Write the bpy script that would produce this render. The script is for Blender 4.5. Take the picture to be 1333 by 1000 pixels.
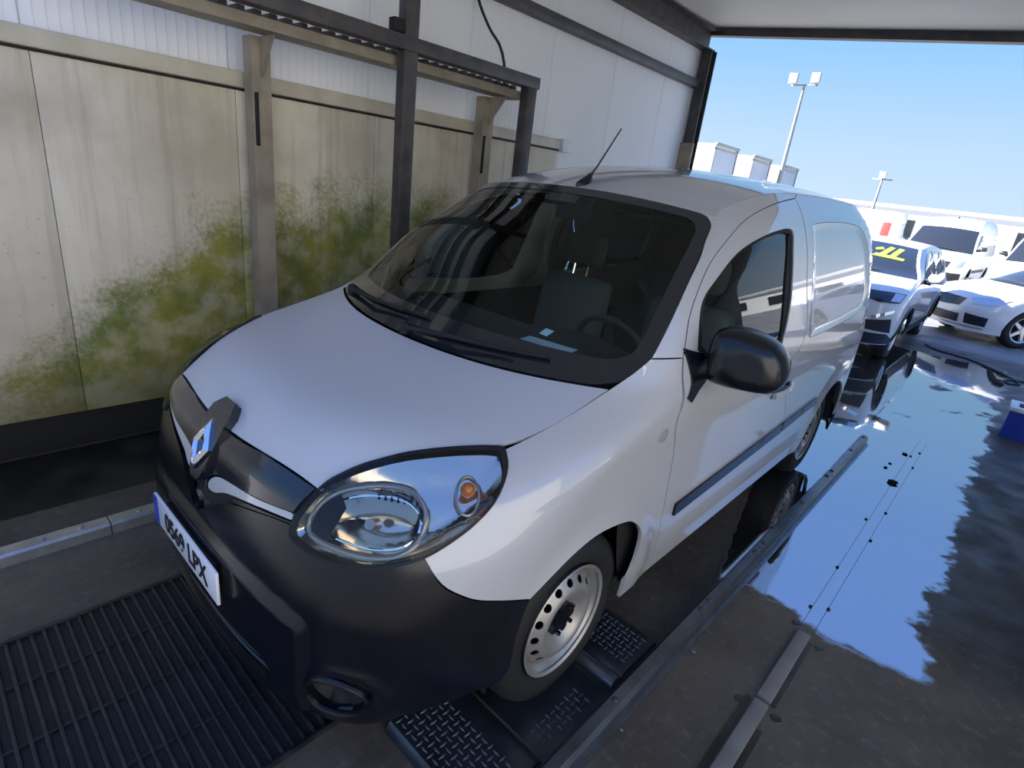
import bpy, bmesh, math, random
import numpy as np
from mathutils import Vector, Matrix
from mathutils.geometry import delaunay_2d_cdt
random.seed(7)
for _o in list(bpy.data.objects): bpy.data.objects.remove(_o)
SC = bpy.context.scene
COL = SC.collection
# ------------------------------------------------------------------ camera
CR = np.array([[0.722841328498609, 0.6811817182738121, 0.11615455438295513],
               [0.3181439820578844, -0.17884412209861988, -0.9310205081904083],
               [-0.6134205902109241, 0.7099339734653572, -0.3459897871685964]])
CC = np.array([1.62465806, -0.44911623, 1.69994659]); CF = 724.4530820321186
cam = bpy.data.cameras.new('camera'); camo = bpy.data.objects.new('camera', cam); COL.objects.link(camo)
cam.sensor_width = 36.0; cam.lens = CF / 1333.0 * 36.0; cam.clip_start = .02; cam.clip_end = 500
camo.matrix_world = Matrix([[*(CR.T[i] * [1, -1, -1]), CC[i]] for i in range(3)] + [[0, 0, 0, 1]])
SC.camera = camo
# ------------------------------------------------------------------ sky, sun, exposure
SUN_EL, SUN_DIR = math.radians(30), Vector((-.88, -.47, 0)).normalized()
wd = bpy.data.worlds.new('sky'); SC.world = wd; wd.use_nodes = True
wn = wd.node_tree; bg = wn.nodes['Background']
tcs = wn.nodes.new('ShaderNodeTexCoord'); spz = wn.nodes.new('ShaderNodeSeparateXYZ'); wn.links.new(tcs.outputs['Generated'], spz.inputs[0])
rmp = wn.nodes.new('ShaderNodeValToRGB'); wn.links.new(spz.outputs['Z'], rmp.inputs[0]); cre = rmp.color_ramp      # clear sky: pale at the horizon, deeper blue overhead
cre.elements[0].position = 0.; cre.elements[0].color = (.60, .76, .96, 1); cre.elements[1].position = 1.; cre.elements[1].color = (.17, .35, 1.02, 1)
for _p, _c in ((.10, (.50, .70, .95)), (.22, (.30, .58, .93)), (.40, (.23, .46, 1.02)), (.65, (.20, .41, 1.08))):
    _e = cre.elements.new(_p); _e.color = (*_c, 1)
wn.links.new(rmp.outputs[0], bg.inputs[0]); bg.inputs[1].default_value = .365
sun = bpy.data.lights.new('sun', 'SUN'); suno = bpy.data.objects.new('sun', sun); COL.objects.link(suno)
sun.energy = 8.0; sun.angle = math.radians(.53); sun.color = (1, .97, .93)
_d = Vector((SUN_DIR.x * math.cos(SUN_EL), SUN_DIR.y * math.cos(SUN_EL), math.sin(SUN_EL)))
suno.rotation_euler = _d.to_track_quat('Z', 'Y').to_euler()
vs = SC.view_settings; vs.view_transform = 'Standard'; vs.look = 'None'; vs.gamma = 1; vs.exposure = 1.58
try: vs.use_curve_mapping = False
except Exception: pass

# ------------------------------------------------------------------ materials
MATS = {}
def mat(name, col, rough=.5, metal=0., coat=0., spec=.5, ior=1.5, trans=0., emit=None, noise=None, bump=None, alpha=None):
    """noise=(scale, amount, other colour): wear and grain; bump=(scale, strength)"""
    m = bpy.data.materials.new(name); m.use_nodes = True; nt = m.node_tree; b = nt.nodes['Principled BSDF']
    b.inputs['Base Color'].default_value = (*col, 1); b.inputs['Roughness'].default_value = rough
    b.inputs['Metallic'].default_value = metal; b.inputs['Coat Weight'].default_value = coat
    b.inputs['Coat Roughness'].default_value = .03; b.inputs['Specular IOR Level'].default_value = spec
    b.inputs['IOR'].default_value = ior; b.inputs['Transmission Weight'].default_value = trans
    tc = nt.nodes.new('ShaderNodeTexCoord')
    if noise:
        n = nt.nodes.new('ShaderNodeTexNoise'); n.inputs['Scale'].default_value = noise[0]; n.inputs['Detail'].default_value = 6
        r = nt.nodes.new('ShaderNodeValToRGB'); r.color_ramp.elements[0].position = .38; r.color_ramp.elements[1].position = .68
        mx = nt.nodes.new('ShaderNodeMix'); mx.data_type = 'RGBA'
        mu = nt.nodes.new('ShaderNodeMath'); mu.operation = 'MULTIPLY'; mu.inputs[1].default_value = noise[1]
        nt.links.new(tc.outputs['Object'], n.inputs['Vector']); nt.links.new(n.outputs['Fac'], r.inputs[0])
        nt.links.new(r.outputs[0], mu.inputs[0]); nt.links.new(mu.outputs[0], mx.inputs['Factor'])
        mx.inputs['A'].default_value = (*col, 1); mx.inputs['B'].default_value = (*noise[2], 1)
        nt.links.new(mx.outputs['Result'], b.inputs['Base Color'])
    if bump:
        n2 = nt.nodes.new('ShaderNodeTexNoise'); n2.inputs['Scale'].default_value = bump[0]; n2.inputs['Detail'].default_value = 4
        bp = nt.nodes.new('ShaderNodeBump'); bp.inputs['Strength'].default_value = bump[1]; bp.inputs['Distance'].default_value = .002
        nt.links.new(tc.outputs['Object'], n2.inputs['Vector']); nt.links.new(n2.outputs['Fac'], bp.inputs['Height'])
        nt.links.new(bp.outputs[0], b.inputs['Normal'])
    if emit: b.inputs['Emission Color'].default_value = (*emit[:3], 1); b.inputs['Emission Strength'].default_value = emit[3]
    MATS[name] = m
    return m
def glass(name, tint, ior=1.5, rough=0.):
    m = bpy.data.materials.new(name); m.use_nodes = True; nt = m.node_tree; nt.nodes.remove(nt.nodes['Principled BSDF'])
    t = nt.nodes.new('ShaderNodeBsdfTransparent'); t.inputs[0].default_value = (*tint, 1)
    g = nt.nodes.new('ShaderNodeBsdfGlossy'); g.inputs['Roughness'].default_value = rough
    f = nt.nodes.new('ShaderNodeFresnel'); f.inputs['IOR'].default_value = ior
    x = nt.nodes.new('ShaderNodeMixShader')
    nt.links.new(f.outputs[0], x.inputs[0]); nt.links.new(t.outputs[0], x.inputs[1]); nt.links.new(g.outputs[0], x.inputs[2])
    nt.links.new(x.outputs[0], nt.nodes['Material Output'].inputs[0]); MATS[name] = m
    return m
M = MATS
mat('paint', (.48, .48, .48), .32, coat=1., noise=(3, .10, (.42, .415, .40)))
MATS['paint'].node_tree.nodes['Principled BSDF'].inputs['Coat IOR'].default_value = 1.65
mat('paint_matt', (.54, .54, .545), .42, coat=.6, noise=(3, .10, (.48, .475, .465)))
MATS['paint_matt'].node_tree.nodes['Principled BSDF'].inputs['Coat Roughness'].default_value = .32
mat('bumper', (.005, .0055, .009), .22, spec=.55, bump=(900, .04))
mat('gloss_black', (.012, .014, .02), .16, coat=.6)
mat('rubber', (.009, .009, .010), .7, bump=(60, .2))
mat('black', (.006, .006, .007), .7)
mat('chrome', (.86, .87, .88), .06, metal=1.)
mat('reflector', (.74, .65, .52), .14, metal=1.)  # beige tint paints the ceiling's reflection into the lamp
mat('satin_silver', (.42, .41, .38), .35, metal=.55, noise=(14, .35, (.28, .27, .24)))
mat('plate_white', (.80, .81, .84), .3, coat=.4)
mat('plate_blue', (.02, .05, .42), .3)
mat('ink', (.01, .01, .012), .5)
mat('amber', (.9, .26, .02), .15, coat=1.)
mat('interior', (.030, .032, .034), .7, bump=(300, .3))
mat('seat_cloth', (.060, .066, .072), .9, bump=(200, .5))
mat('paper', (.80, .82, .84), .8)
glass('windscreen', (.82, .96, .88), 1.45); glass('side_glass', (.88, .99, .96), 1.45); glass('lens', (.95, .96, .96), 1.4)
glass('car_glass', (.10, .13, .15), 1.6)
mat('panel_white', (.90, .90, .91), .45, noise=(1.2, .30, (.80, .81, .83)), bump=(20, .05))
mat('steel_dark', (.060, .058, .062), .5, metal=.3, noise=(9, .6, (.13, .105, .095)), bump=(40, .3))
mat('steel_brown', (.36, .31, .24), .55, metal=.1, noise=(6, .7, (.19, .155, .11)), bump=(30, .3))
mat('galvanised', (.46, .49, .52), .34, metal=.85, noise=(12, .5, (.26, .28, .30)), bump=(30, .2))
mat('rail_steel', (.17, .19, .21), .30, metal=.8, noise=(9, .6, (.08, .085, .09)), bump=(40, .3))
mat('tread_steel', (.075, .085, .105), .30, metal=.75, noise=(8, .6, (.03, .033, .04)), bump=(50, .3))
mat('tread_bar', (.20, .22, .26), .35, metal=.7, noise=(30, .5, (.09, .10, .12)))
mat('grate_black', (.007, .008, .010), .42, noise=(20, .5, (.035, .037, .04)))
mat('ceiling_white', (.78, .76, .70), .6, noise=(.9, .4, (.62, .60, .53)))
mat('concrete_old', (.20, .185, .165), .55, noise=(7, .7, (.12, .11, .10)), bump=(30, .5))
mat('gutter', (.016, .014, .011), .30, noise=(5, .8, (.05, .042, .030)), bump=(20, .4))
mat('cable', (.015, .015, .016), .5)
mat('blue_plastic', (.02, .06, .42), .35); mat('white_plastic', (.8, .8, .82), .35)
mat('car_white', (.80, .80, .80), .28, coat=1., noise=(2, .05, (.7, .7, .7))); mat('car_black', (.02, .02, .023), .45)
mat('car_lamp', (.62, .64, .66), .12, metal=.6); mat('alloy', (.62, .62, .64), .28, metal=.8, noise=(9, .2, (.5, .5, .5)))
mat('truck_white', (.82, .82, .82), .45, noise=(1.5, .2, (.72, .72, .72))); mat('truck_door', (.56, .57, .60), .5, noise=(2, .2, (.5, .5, .52)))
mat('red_paint', (.55, .06, .05), .35, coat=.5); mat('marker_green', (.50, .85, .06), .6, noise=(40, .3, (.75, .9, .1)))
mat('lamp_metal', (.34, .36, .34), .45, metal=.5, noise=(5, .3, (.25, .26, .25)))

def wall_dirty_material():
    m = bpy.data.materials.new('cladding_dirty'); m.use_nodes = True; nt = m.node_tree; N = nt.nodes; L = nt.links
    b = N['Principled BSDF']; geo = N.new('ShaderNodeNewGeometry'); sep = N.new('ShaderNodeSeparateXYZ'); L.new(geo.outputs['Position'], sep.inputs[0])
    def math_(op, a, c, clamp=False):
        n = N.new('ShaderNodeMath'); n.operation = op; n.use_clamp = clamp
        for i, v in enumerate((a, c)):
            if v is None: continue
            if hasattr(v, 'links'): L.new(v, n.inputs[i])
            else: n.inputs[i].default_value = v
        return n.outputs[0]
    def noise(scale, detail=6, vec=None, rough=.6):
        n = N.new('ShaderNodeTexNoise'); n.inputs['Scale'].default_value = scale; n.inputs['Detail'].default_value = detail; n.inputs['Roughness'].default_value = rough
        L.new(vec or geo.outputs['Position'], n.inputs['Vector']); return n.outputs['Fac']
    def rng(v, a, c):
        n = N.new('ShaderNodeMapRange'); n.interpolation_type = 'SMOOTHSTEP'; L.new(v, n.inputs[0]); n.inputs[1].default_value = a; n.inputs[2].default_value = c; return n.outputs[0]
    def mix(f, a, c):
        n = N.new('ShaderNodeMix'); n.data_type = 'RGBA'; L.new(f, n.inputs['Factor'])
        for k, v in (('A', a), ('B', c)):
            if hasattr(v, 'links'): L.new(v, n.inputs[k])
            else: n.inputs[k].default_value = (*v, 1)
        return n.outputs['Result']
    mp = N.new('ShaderNodeMapping'); mp.inputs['Scale'].default_value = (1, 9, .5); L.new(geo.outputs['Position'], mp.inputs['Vector'])
    streak = noise(1.6, 5, mp.outputs[0])
    col = mix(rng(noise(1.1), .3, .72), (.78, .71, .57), (.60, .53, .41))
    col = mix(math_('MULTIPLY', rng(streak, .45, .75), .5), col, (.34, .30, .22))
    brown = math_('MULTIPLY', rng(noise(.9), .42, .62), rng(sep.outputs['Z'], 1.2, 1.75))
    col = mix(math_('MULTIPLY', brown, .55), col, (.36, .29, .205))
    # algae: its upper edge climbs from the first joint towards the back of the bay
    edge = N.new('ShaderNodeValToRGB'); cr = edge.color_ramp; cr.interpolation = 'B_SPLINE'
    ys = [(-.3, .25), (.1, .55), (.4, .98), (.85, 1.22), (1.2, 1.34), (1.3, 1.45), (2.2, 1.52), (3.1, 1.35), (4.0, 1.2)]
    cr.elements[0].position = 0; cr.elements[0].color = (ys[0][1] / 2,) * 3 + (1,)
    cr.elements[1].position = 1; cr.elements[1].color = (ys[-1][1] / 2,) * 3 + (1,)
    for y, h in ys[1:-1]:
        e = cr.elements.new((y + .3) / 4.3); e.color = (h / 2,) * 3 + (1,)
    L.new(math_('DIVIDE', math_('ADD', sep.outputs['Y'], .3), 4.3), edge.inputs[0])
    d = math_('SUBTRACT', math_('MULTIPLY', edge.outputs[0], 2.), sep.outputs['Z'])
    blot = math_('ADD', math_('MULTIPLY', math_('SUBTRACT', noise(2.6, 3), .5), .8), math_('MULTIPLY', math_('SUBTRACT', noise(38, 5), .5), .55))
    gm = rng(math_('ADD', d, blot), -.14, .24)
    gm = math_('MULTIPLY', gm, math_('ADD', math_('MULTIPLY', rng(noise(7, 6), .36, .60), .36), .60))
    gcol = mix(rng(noise(4, 6), .4, .65), (.27, .25, .03), (.13, .165, .025))
    col = mix(gm, col, gcol)
    low = math_('MULTIPLY', rng(math_('ADD', sep.outputs['Z'], math_('MULTIPLY', noise(4), .4)), .75, .35), .6)
    col = mix(low, col, (.17, .145, .085))
    spk = math_('MULTIPLY', rng(noise(42, 3), .66, .74), rng(sep.outputs['Z'], 1.7, 1.2))
    col = mix(math_('MULTIPLY', spk, .6), col, (.05, .05, .02))
    L.new(col, b.inputs['Base Color']); b.inputs['Roughness'].default_value = .55
    bp = N.new('ShaderNodeBump'); bp.inputs['Strength'].default_value = .25; bp.inputs['Distance'].default_value = .003; L.new(noise(60, 3), bp.inputs['Height']); L.new(bp.outputs[0], b.inputs['Normal'])
    MATS['cladding_dirty'] = m
wall_dirty_material()

def floor_material():
    m = bpy.data.materials.new('floor_concrete'); m.use_nodes = True; nt = m.node_tree; N = nt.nodes; L = nt.links
    b = N['Principled BSDF']; geo = N.new('ShaderNodeNewGeometry'); sep = N.new('ShaderNodeSeparateXYZ'); L.new(geo.outputs['Position'], sep.inputs[0])
    X, Y = sep.outputs['X'], sep.outputs['Y']
    def math_(op, a, c=0., clamp=False):
        n = N.new('ShaderNodeMath'); n.operation = op; n.use_clamp = clamp
        for i, v in enumerate((a, c)):
            if hasattr(v, 'links'): L.new(v, n.inputs[i])
            else: n.inputs[i].default_value = v
        return n.outputs[0]
    def noise(scale, detail=6, rough=.6):
        n = N.new('ShaderNodeTexNoise'); n.inputs['Scale'].default_value = scale; n.inputs['Detail'].default_value = detail; n.inputs['Roughness'].default_value = rough
        L.new(geo.outputs['Position'], n.inputs['Vector']); return n.outputs['Fac']
    def rng(v, a, c, lo=0., hi=1.):
        n = N.new('ShaderNodeMapRange'); n.interpolation_type = 'SMOOTHSTEP'; L.new(v, n.inputs[0]); n.inputs[1].default_value = a; n.inputs[2].default_value = c
        n.inputs[3].default_value = lo; n.inputs[4].default_value = hi; return n.outputs[0]
    def mix(f, a, c):
        n = N.new('ShaderNodeMix'); n.data_type = 'RGBA'; L.new(f, n.inputs['Factor'])
        for k, v in (('A', a), ('B', c)):
            if hasattr(v, 'links'): L.new(v, n.inputs[k])
            else: n.inputs[k].default_value = (*v, 1)
        return n.outputs['Result']
    wob = math_('MULTIPLY', math_('SUBTRACT', noise(2.6, 5), .5), .45)
    wob2 = math_('MULTIPLY', math_('SUBTRACT', noise(9, 4), .5), .12)
    w = math_('ADD', wob, wob2)
    # puddle: signed distance to a box 1.08 < x < 1.78, 2 < y < 8.6, and a wider wet apron behind the van
    def band(v, a, c):
        return math_('MINIMUM', math_('SUBTRACT', v, a), math_('SUBTRACT', c, v))
    p1 = math_('MINIMUM', band(X, .60, 1.80), band(Y, 2.0, 8.6))
    cut = math_('SUBTRACT', math_('MULTIPLY', math_('SUBTRACT', X, .62), 4.2), math_('SUBTRACT', 3.55, Y))   # dry wedge beside the guide rail
    p1 = math_('MINIMUM', p1, cut)
    p2 = math_('MINIMUM', band(X, -1.0, 1.8), band(Y, 4.3, 9.6))
    pud = rng(math_('ADD', math_('MAXIMUM', p1, p2), w), -.015, .035)
    holes = rng(noise(1.9, 5), .60, .66)
    far = rng(Y, 4.9, 6.2)
    pud = math_('MULTIPLY', pud, math_('SUBTRACT', 1., math_('MULTIPLY', holes, far)))
    damp = rng(math_('ADD', band(X, -1.4, 2.1), math_('MULTIPLY', w, 2.)), -.1, .3)
    inside = rng(Y, 10.9, 10.2)
    base = mix(rng(noise(1.7, 8), .32, .7), (.100, .084, .063), (.055, .045, .034))
    base = mix(math_('MULTIPLY', rng(noise(24, 4), .5, .75), .45), base, (.18, .16, .13))
    base = mix(math_('MULTIPLY', rng(noise(.8, 6), .5, .72), .5), base, (.075, .06, .045))
    spk = rng(noise(75, 2), .70, .76); base = mix(math_('MULTIPLY', spk, .5), base, (.34, .32, .29))
    out = mix(rng(noise(.7, 6), .35, .7), (.29, .285, .28), (.20, .195, .19))
    col = mix(inside, out, base)
    apron = rng(math_('ADD', Y, w), -.75, -.95); col = mix(apron, col, mix(rng(noise(30, 4), .4, .6), (.060, .061, .064), (.085, .085, .087)))   # unseen asphalt added behind the camera to cut brown bounce light
    # saw-cut joints
    def joint(v, pos, wd_): return rng(math_('ABSOLUTE', math_('SUBTRACT', v, pos)), wd_, wd_ * .4)
    jj = math_('MAXIMUM', math_('MAXIMUM', joint(Y, 2.55, .006), joint(Y, 5.6, .006)), joint(Y, -.45, .006))
    col = mix(math_('MULTIPLY', jj, .45), col, (.03, .026, .022))
    rim = math_('MULTIPLY', math_('MULTIPLY', pud, math_('SUBTRACT', 1., pud)), 3.2, True)
    col = mix(rim, col, (.022, .017, .012))
    col = mix(math_('MULTIPLY', pud, .75), col, (.040, .036, .034))
    L.new(col, b.inputs['Base Color'])
    ro = math_('MULTIPLY', rng(noise(3, 5), .35, .65, .38, .68), 1.)
    dry = N.new('ShaderNodeMix'); dry.data_type = 'FLOAT'; L.new(pud, dry.inputs['Factor']); L.new(ro, dry.inputs['A']); dry.inputs['B'].default_value = .035
    L.new(dry.outputs['Result'], b.inputs['Roughness'])
    ior = N.new('ShaderNodeMix'); ior.data_type = 'FLOAT'; L.new(pud, ior.inputs['Factor']); ior.inputs['A'].default_value = 1.45; ior.inputs['B'].default_value = 6.0
    L.new(ior.outputs['Result'], b.inputs['IOR'])
    bp = N.new('ShaderNodeBump'); bp.inputs['Distance'].default_value = .004
    L.new(math_('MULTIPLY', math_('SUBTRACT', 1., pud), .35), bp.inputs['Strength']); L.new(noise(45, 5), bp.inputs['Height'])
    bp2 = N.new('ShaderNodeBump'); bp2.inputs['Distance'].default_value = .01; bp2.inputs['Strength'].default_value = .05; L.new(noise(5, 2), bp2.inputs['Height']); L.new(bp.outputs[0], bp2.inputs['Normal'])
    L.new(bp2.outputs[0], b.inputs['Normal'])
    MATS['floor_concrete'] = m
floor_material()

# ------------------------------------------------------------------ helpers
def link(name, me, m, parent=None, smooth=35):
    o = bpy.data.objects.new(name, me); COL.objects.link(o)
    if m and not me.materials: me.materials.append(M[m] if isinstance(m, str) else m)
    if parent is not None: o.parent = parent
    if smooth and len(me.polygons):
        me.polygons.foreach_set('use_smooth', [True] * len(me.polygons)); me.set_sharp_from_angle(angle=math.radians(smooth))
    return o
def mk(name, V, Fc, m, parent=None, smooth=35):
    me = bpy.data.meshes.new(name); me.from_pydata([tuple(map(float, v)) for v in V], [], [tuple(int(i) for i in f) for f in Fc]); me.update()
    return link(name, me, m, parent, smooth)
def thing(name, label, cat, loc=(0, 0, 0), rz=0., group=None):
    o = bpy.data.objects.new(name, None); COL.objects.link(o); o.location = loc; o.rotation_euler = (0, 0, rz); o.empty_display_size = .1
    return tag(o, label, cat, group)
def tag(o, label, cat, group=None):
    o['label'] = label; o['category'] = cat
    if group: o['group'] = group
    return o
def struct(o, label=None):
    o['kind'] = 'structure'
    if label: o['label'] = label
    return o
class MB:
    def __init__(s): s.bm = bmesh.new()
    def box(s, lo, hi, bev=0.):
        r = bmesh.ops.create_cube(s.bm, size=1.); vs_ = r['verts']
        for v in vs_: v.co = Vector([(lo[i] + hi[i]) / 2 + v.co[i] * (hi[i] - lo[i]) for i in range(3)])
        if bev: bmesh.ops.bevel(s.bm, geom=list({e for v in vs_ for e in v.link_edges}), offset=bev, segments=2, affect='EDGES', profile=.5)
        return s
    def tube(s, pts, r, n=10, cap=True, flat=None):
        P = [Vector(p) for p in pts]; rings = []; up = Vector((0, 0, 1))
        for i, p in enumerate(P):
            t = (P[min(i + 1, len(P) - 1)] - P[max(i - 1, 0)]).normalized()
            a = t.cross(up)
            if a.length < .05: a = t.cross(Vector((1, 0, 0)))
            a.normalize(); c = t.cross(a)
            rr = r[i] if hasattr(r, '__len__') else r
            f = flat or 1.
            rings.append([s.bm.verts.new(p + a * (rr * math.cos(6.28318 * k / n)) + c * (rr * f * math.sin(6.28318 * k / n))) for k in range(n)])
        for A, B in zip(rings[:-1], rings[1:]):
            for k in range(n): s.bm.faces.new((A[k], A[(k + 1) % n], B[(k + 1) % n], B[k]))
        if cap: s.bm.faces.new(rings[0][::-1]); s.bm.faces.new(rings[-1])
        return s
    def lathe(s, prof, axis='x', c=(0, 0, 0), n=48, close=False):
        rings = []
        for (h, r) in prof:
            ring = []
            for k in range(n):
                a = 6.2831853 * k / n; u, v = r * math.cos(a), r * math.sin(a)
                p = {'x': (h, u, v), 'y': (u, h, v), 'z': (u, v, h)}[axis]; ring.append(s.bm.verts.new(Vector(p) + Vector(c)))
            rings.append(ring)
        pr = list(zip(rings[:-1], rings[1:]))
        if close: pr.append((rings[-1], rings[0]))
        for A, B in pr:
            for k in range(n): s.bm.faces.new((A[k], A[(k + 1) % n], B[(k + 1) % n], B[k]))
        return s
    def prism(s, poly, axis, a, b_):
        """extrude 2-D polygon along an axis"""
        f = {'x': lambda p, h: (h, p[0], p[1]), 'y': lambda p, h: (p[0], h, p[1]), 'z': lambda p, h: (p[0], p[1], h)}[axis]
        A = [s.bm.verts.new(f(p, a)) for p in poly]; B = [s.bm.verts.new(f(p, b_)) for p in poly]; n = len(poly)
        s.bm.faces.new(A); s.bm.faces.new(B[::-1])
        for k in range(n): s.bm.faces.new((A[k], A[(k + 1) % n], B[(k + 1) % n], B[k]))
        return s
    def grid(s, rings, closed=True, cap=True):
        R_ = [[s.bm.verts.new(p) for p in r] for r in rings]; n = len(R_[0])
        for A, B in zip(R_[:-1], R_[1:]):
            for k in range(n if closed else n - 1): s.bm.faces.new((A[k], A[(k + 1) % n], B[(k + 1) % n], B[k]))
        if cap: s.bm.faces.new(R_[0][::-1]); s.bm.faces.new(R_[-1])
        return s
    def mesh(s, name):
        bmesh.ops.recalc_face_normals(s.bm, faces=s.bm.faces); me = bpy.data.meshes.new(name); s.bm.to_mesh(me); s.bm.free(); return me
    def build(s, name, m, parent=None, smooth=35): return link(name, s.mesh(name), m, parent, smooth)
def text_mesh(txt, size, font_scale_x=1., extrude=.0):
    cu = bpy.data.curves.new('lettering', 'FONT'); cu.body = txt; cu.size = size; cu.align_x = 'CENTER'; cu.align_y = 'CENTER'; cu.extrude = extrude; cu.offset = .001 * size / .1
    o = bpy.data.objects.new('lettering', cu); COL.objects.link(o); dg = bpy.context.evaluated_depsgraph_get()
    me = bpy.data.meshes.new_from_object(o.evaluated_get(dg)); bpy.data.objects.remove(o)
    for v in me.vertices: v.co.x *= font_scale_x
    return me
def spline(pts, step, closed=False):
    """Catmull-Rom through the points, resampled every step"""
    P = np.asarray(pts, float); n = len(P); out = []
    for i in range(n if closed else n - 1):
        p0, p1, p2, p3 = (P[(i + k) % n] if closed else P[min(max(i + k, 0), n - 1)] for k in (-1, 0, 1, 2))
        L = np.linalg.norm(p2 - p1); m_ = max(1, int(round(L / step)))
        for t in np.arange(m_) / m_:
            out.append(.5 * ((2 * p1) + (-p0 + p2) * t + (2 * p0 - 5 * p1 + 4 * p2 - p3) * t * t + (-p0 + 3 * p1 - 3 * p2 + p3) * t ** 3))
    if not closed: out.append(P[-1])
    return np.array(out)
def poly(pts, step):
    """straight edges resampled"""
    P = np.asarray(pts, float); out = []
    for a, b_ in zip(P[:-1], P[1:]):
        m_ = max(1, int(round(np.linalg.norm(b_ - a) / step)))
        for t in np.arange(m_) / m_: out.append(a + (b_ - a) * t)
    out.append(P[-1]); return np.array(out)
def loop(*parts):
    L = [np.asarray(parts[0])]
    for p in parts[1:]:
        p = np.asarray(p); L.append(p)
    A = np.vstack(L); keep = [0]
    for i in range(1, len(A)):
        if np.linalg.norm(A[i] - A[keep[-1]]) > 1e-3: keep.append(i)
    A = A[keep]
    if np.linalg.norm(A[0] - A[-1]) < 1e-3: A = A[:-1]
    return A
def area(A): x, y = A[:, 0], A[:, 1]; return .5 * np.sum(x * np.roll(y, -1) - np.roll(x, -1) * y)
def inset(A, g):
    if area(A) < 0: A = A[::-1]
    e1 = A - np.roll(A, 1, 0); e2 = np.roll(A, -1, 0) - A
    n1 = np.stack([-e1[:, 1], e1[:, 0]], 1); n2 = np.stack([-e2[:, 1], e2[:, 0]], 1)
    n1 /= np.linalg.norm(n1, axis=1)[:, None] + 1e-12; n2 /= np.linalg.norm(n2, axis=1)[:, None] + 1e-12
    n = n1 + n2; n /= np.maximum(np.linalg.norm(n, axis=1), .5)[:, None]
    return A + n * g
def inside(A, P):
    x, y = P[:, 0][:, None], P[:, 1][:, None]; x1, y1 = A[:, 0], A[:, 1]; x2, y2 = np.roll(x1, -1), np.roll(y1, -1)
    c = ((y1 > y) != (y2 > y)) & (x < (x2 - x1) * (y - y1) / (y2 - y1 + 1e-15) + x1)
    return c.sum(1) % 2 == 1
def edist(A, P):
    B = np.roll(A, -1, 0); d = B - A; L2 = (d ** 2).sum(1) + 1e-15
    t = np.clip(((P[:, None] - A) * d).sum(2) / L2, 0, 1); return np.linalg.norm(P[:, None] - (A + t[..., None] * d), axis=2).min(1)
def trim(outline, holes, step):
    lo, hi = outline.min(0), outline.max(0)
    gx, gy = np.meshgrid(np.arange(lo[0] + step / 2, hi[0], step), np.arange(lo[1] + step / 2, hi[1], step))
    gx = gx + (np.arange(gx.shape[0]) % 2)[:, None] * step / 2
    G = np.stack([gx.ravel(), gy.ravel()], 1)
    loops = [outline] + list(holes)
    if len(G):
        ok = inside(outline, G)
        for h in holes: ok &= ~inside(h, G)
        G = G[ok]
        if len(G):
            dm = np.min([edist(l, G) for l in loops], 0); G = G[dm > step * .45]
    V = []; E = []
    for l in loops:
        b0 = len(V); V += [tuple(p) for p in l]; E += [(b0 + i, b0 + (i + 1) % len(l)) for i in range(len(l))]
    V += [tuple(p) for p in G]
    r = delaunay_2d_cdt([Vector(v) for v in V], E, [], 0, 1e-6)
    P = np.array([tuple(v) for v in r[0]]); T = np.array([f for f in r[2]])
    cen = P[T].mean(1); ok = inside(outline, cen)
    for h in holes: ok &= ~inside(h, cen)
    T = T[ok]
    a = P[T]; ar = (a[:, 1, 0] - a[:, 0, 0]) * (a[:, 2, 1] - a[:, 0, 1]) - (a[:, 2, 0] - a[:, 0, 0]) * (a[:, 1, 1] - a[:, 0, 1])
    T = T[np.abs(ar) > 1e-10]; ar = ar[np.abs(ar) > 1e-10]; T[ar < 0] = T[ar < 0][:, ::-1]
    return P, T
def fnormal(S, P):
    e = 1e-3; a = S(P[:, 0] + e, P[:, 1]) - S(P[:, 0] - e, P[:, 1]); c = S(P[:, 0], P[:, 1] + e) - S(P[:, 0], P[:, 1] - e)
    n = np.cross(a, c); return n / (np.linalg.norm(n, axis=1)[:, None] + 1e-12)
def patch(name, S, outline, m, parent=None, holes=(), step=.035, gap=.0, off=0., thick=.012, disp=None, mirror=False, also_mirror=False, flip=False, smooth=40):
    """a panel cut out of the smooth surface S(p, z): outline and holes in parameter space, offset along the normal, with turned-in edges"""
    O = np.asarray(outline, float)
    if area(O) < 0: O = O[::-1]
    if gap: O = inset(O, gap)
    H = []
    for h in holes:
        h = np.asarray(h, float)
        if area(h) < 0: h = h[::-1]
        H.append(inset(h, -gap) if gap else h)
    P, T = trim(O, H, step)
    X = S(P[:, 0], P[:, 1]); Nn = fnormal(S, P)
    if flip: Nn = -Nn; T = T[:, ::-1]
    d = np.full(len(P), off)
    if disp is not None: d = d + disp(P, X)
    X = X + Nn * d[:, None]
    V = X.tolist(); Fc = T.tolist()
    if thick:
        cnt = {}
        for t in T:
            for i in range(3):
                a, b_ = t[i], t[(i + 1) % 3]; cnt[(a, b_)] = 1
        bd = [(a, b_) for (a, b_) in cnt if (b_, a) not in cnt]; idx = {}
        for a, b_ in bd:
            for k in (a, b_):
                if k not in idx: idx[k] = len(V); V.append((X[k] - Nn[k] * thick).tolist())
            Fc.append([b_, a, idx[a], idx[b_]])
    V = np.array(V)
    res = None
    if mirror: res = mk(name, V * [-1, 1, 1], [f[::-1] for f in Fc], m, parent, smooth)
    else: res = mk(name, V, Fc, m, parent, smooth)
    if also_mirror: mk(name, V * [-1, 1, 1], [f[::-1] for f in Fc], m, parent, smooth)
    return res
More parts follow.
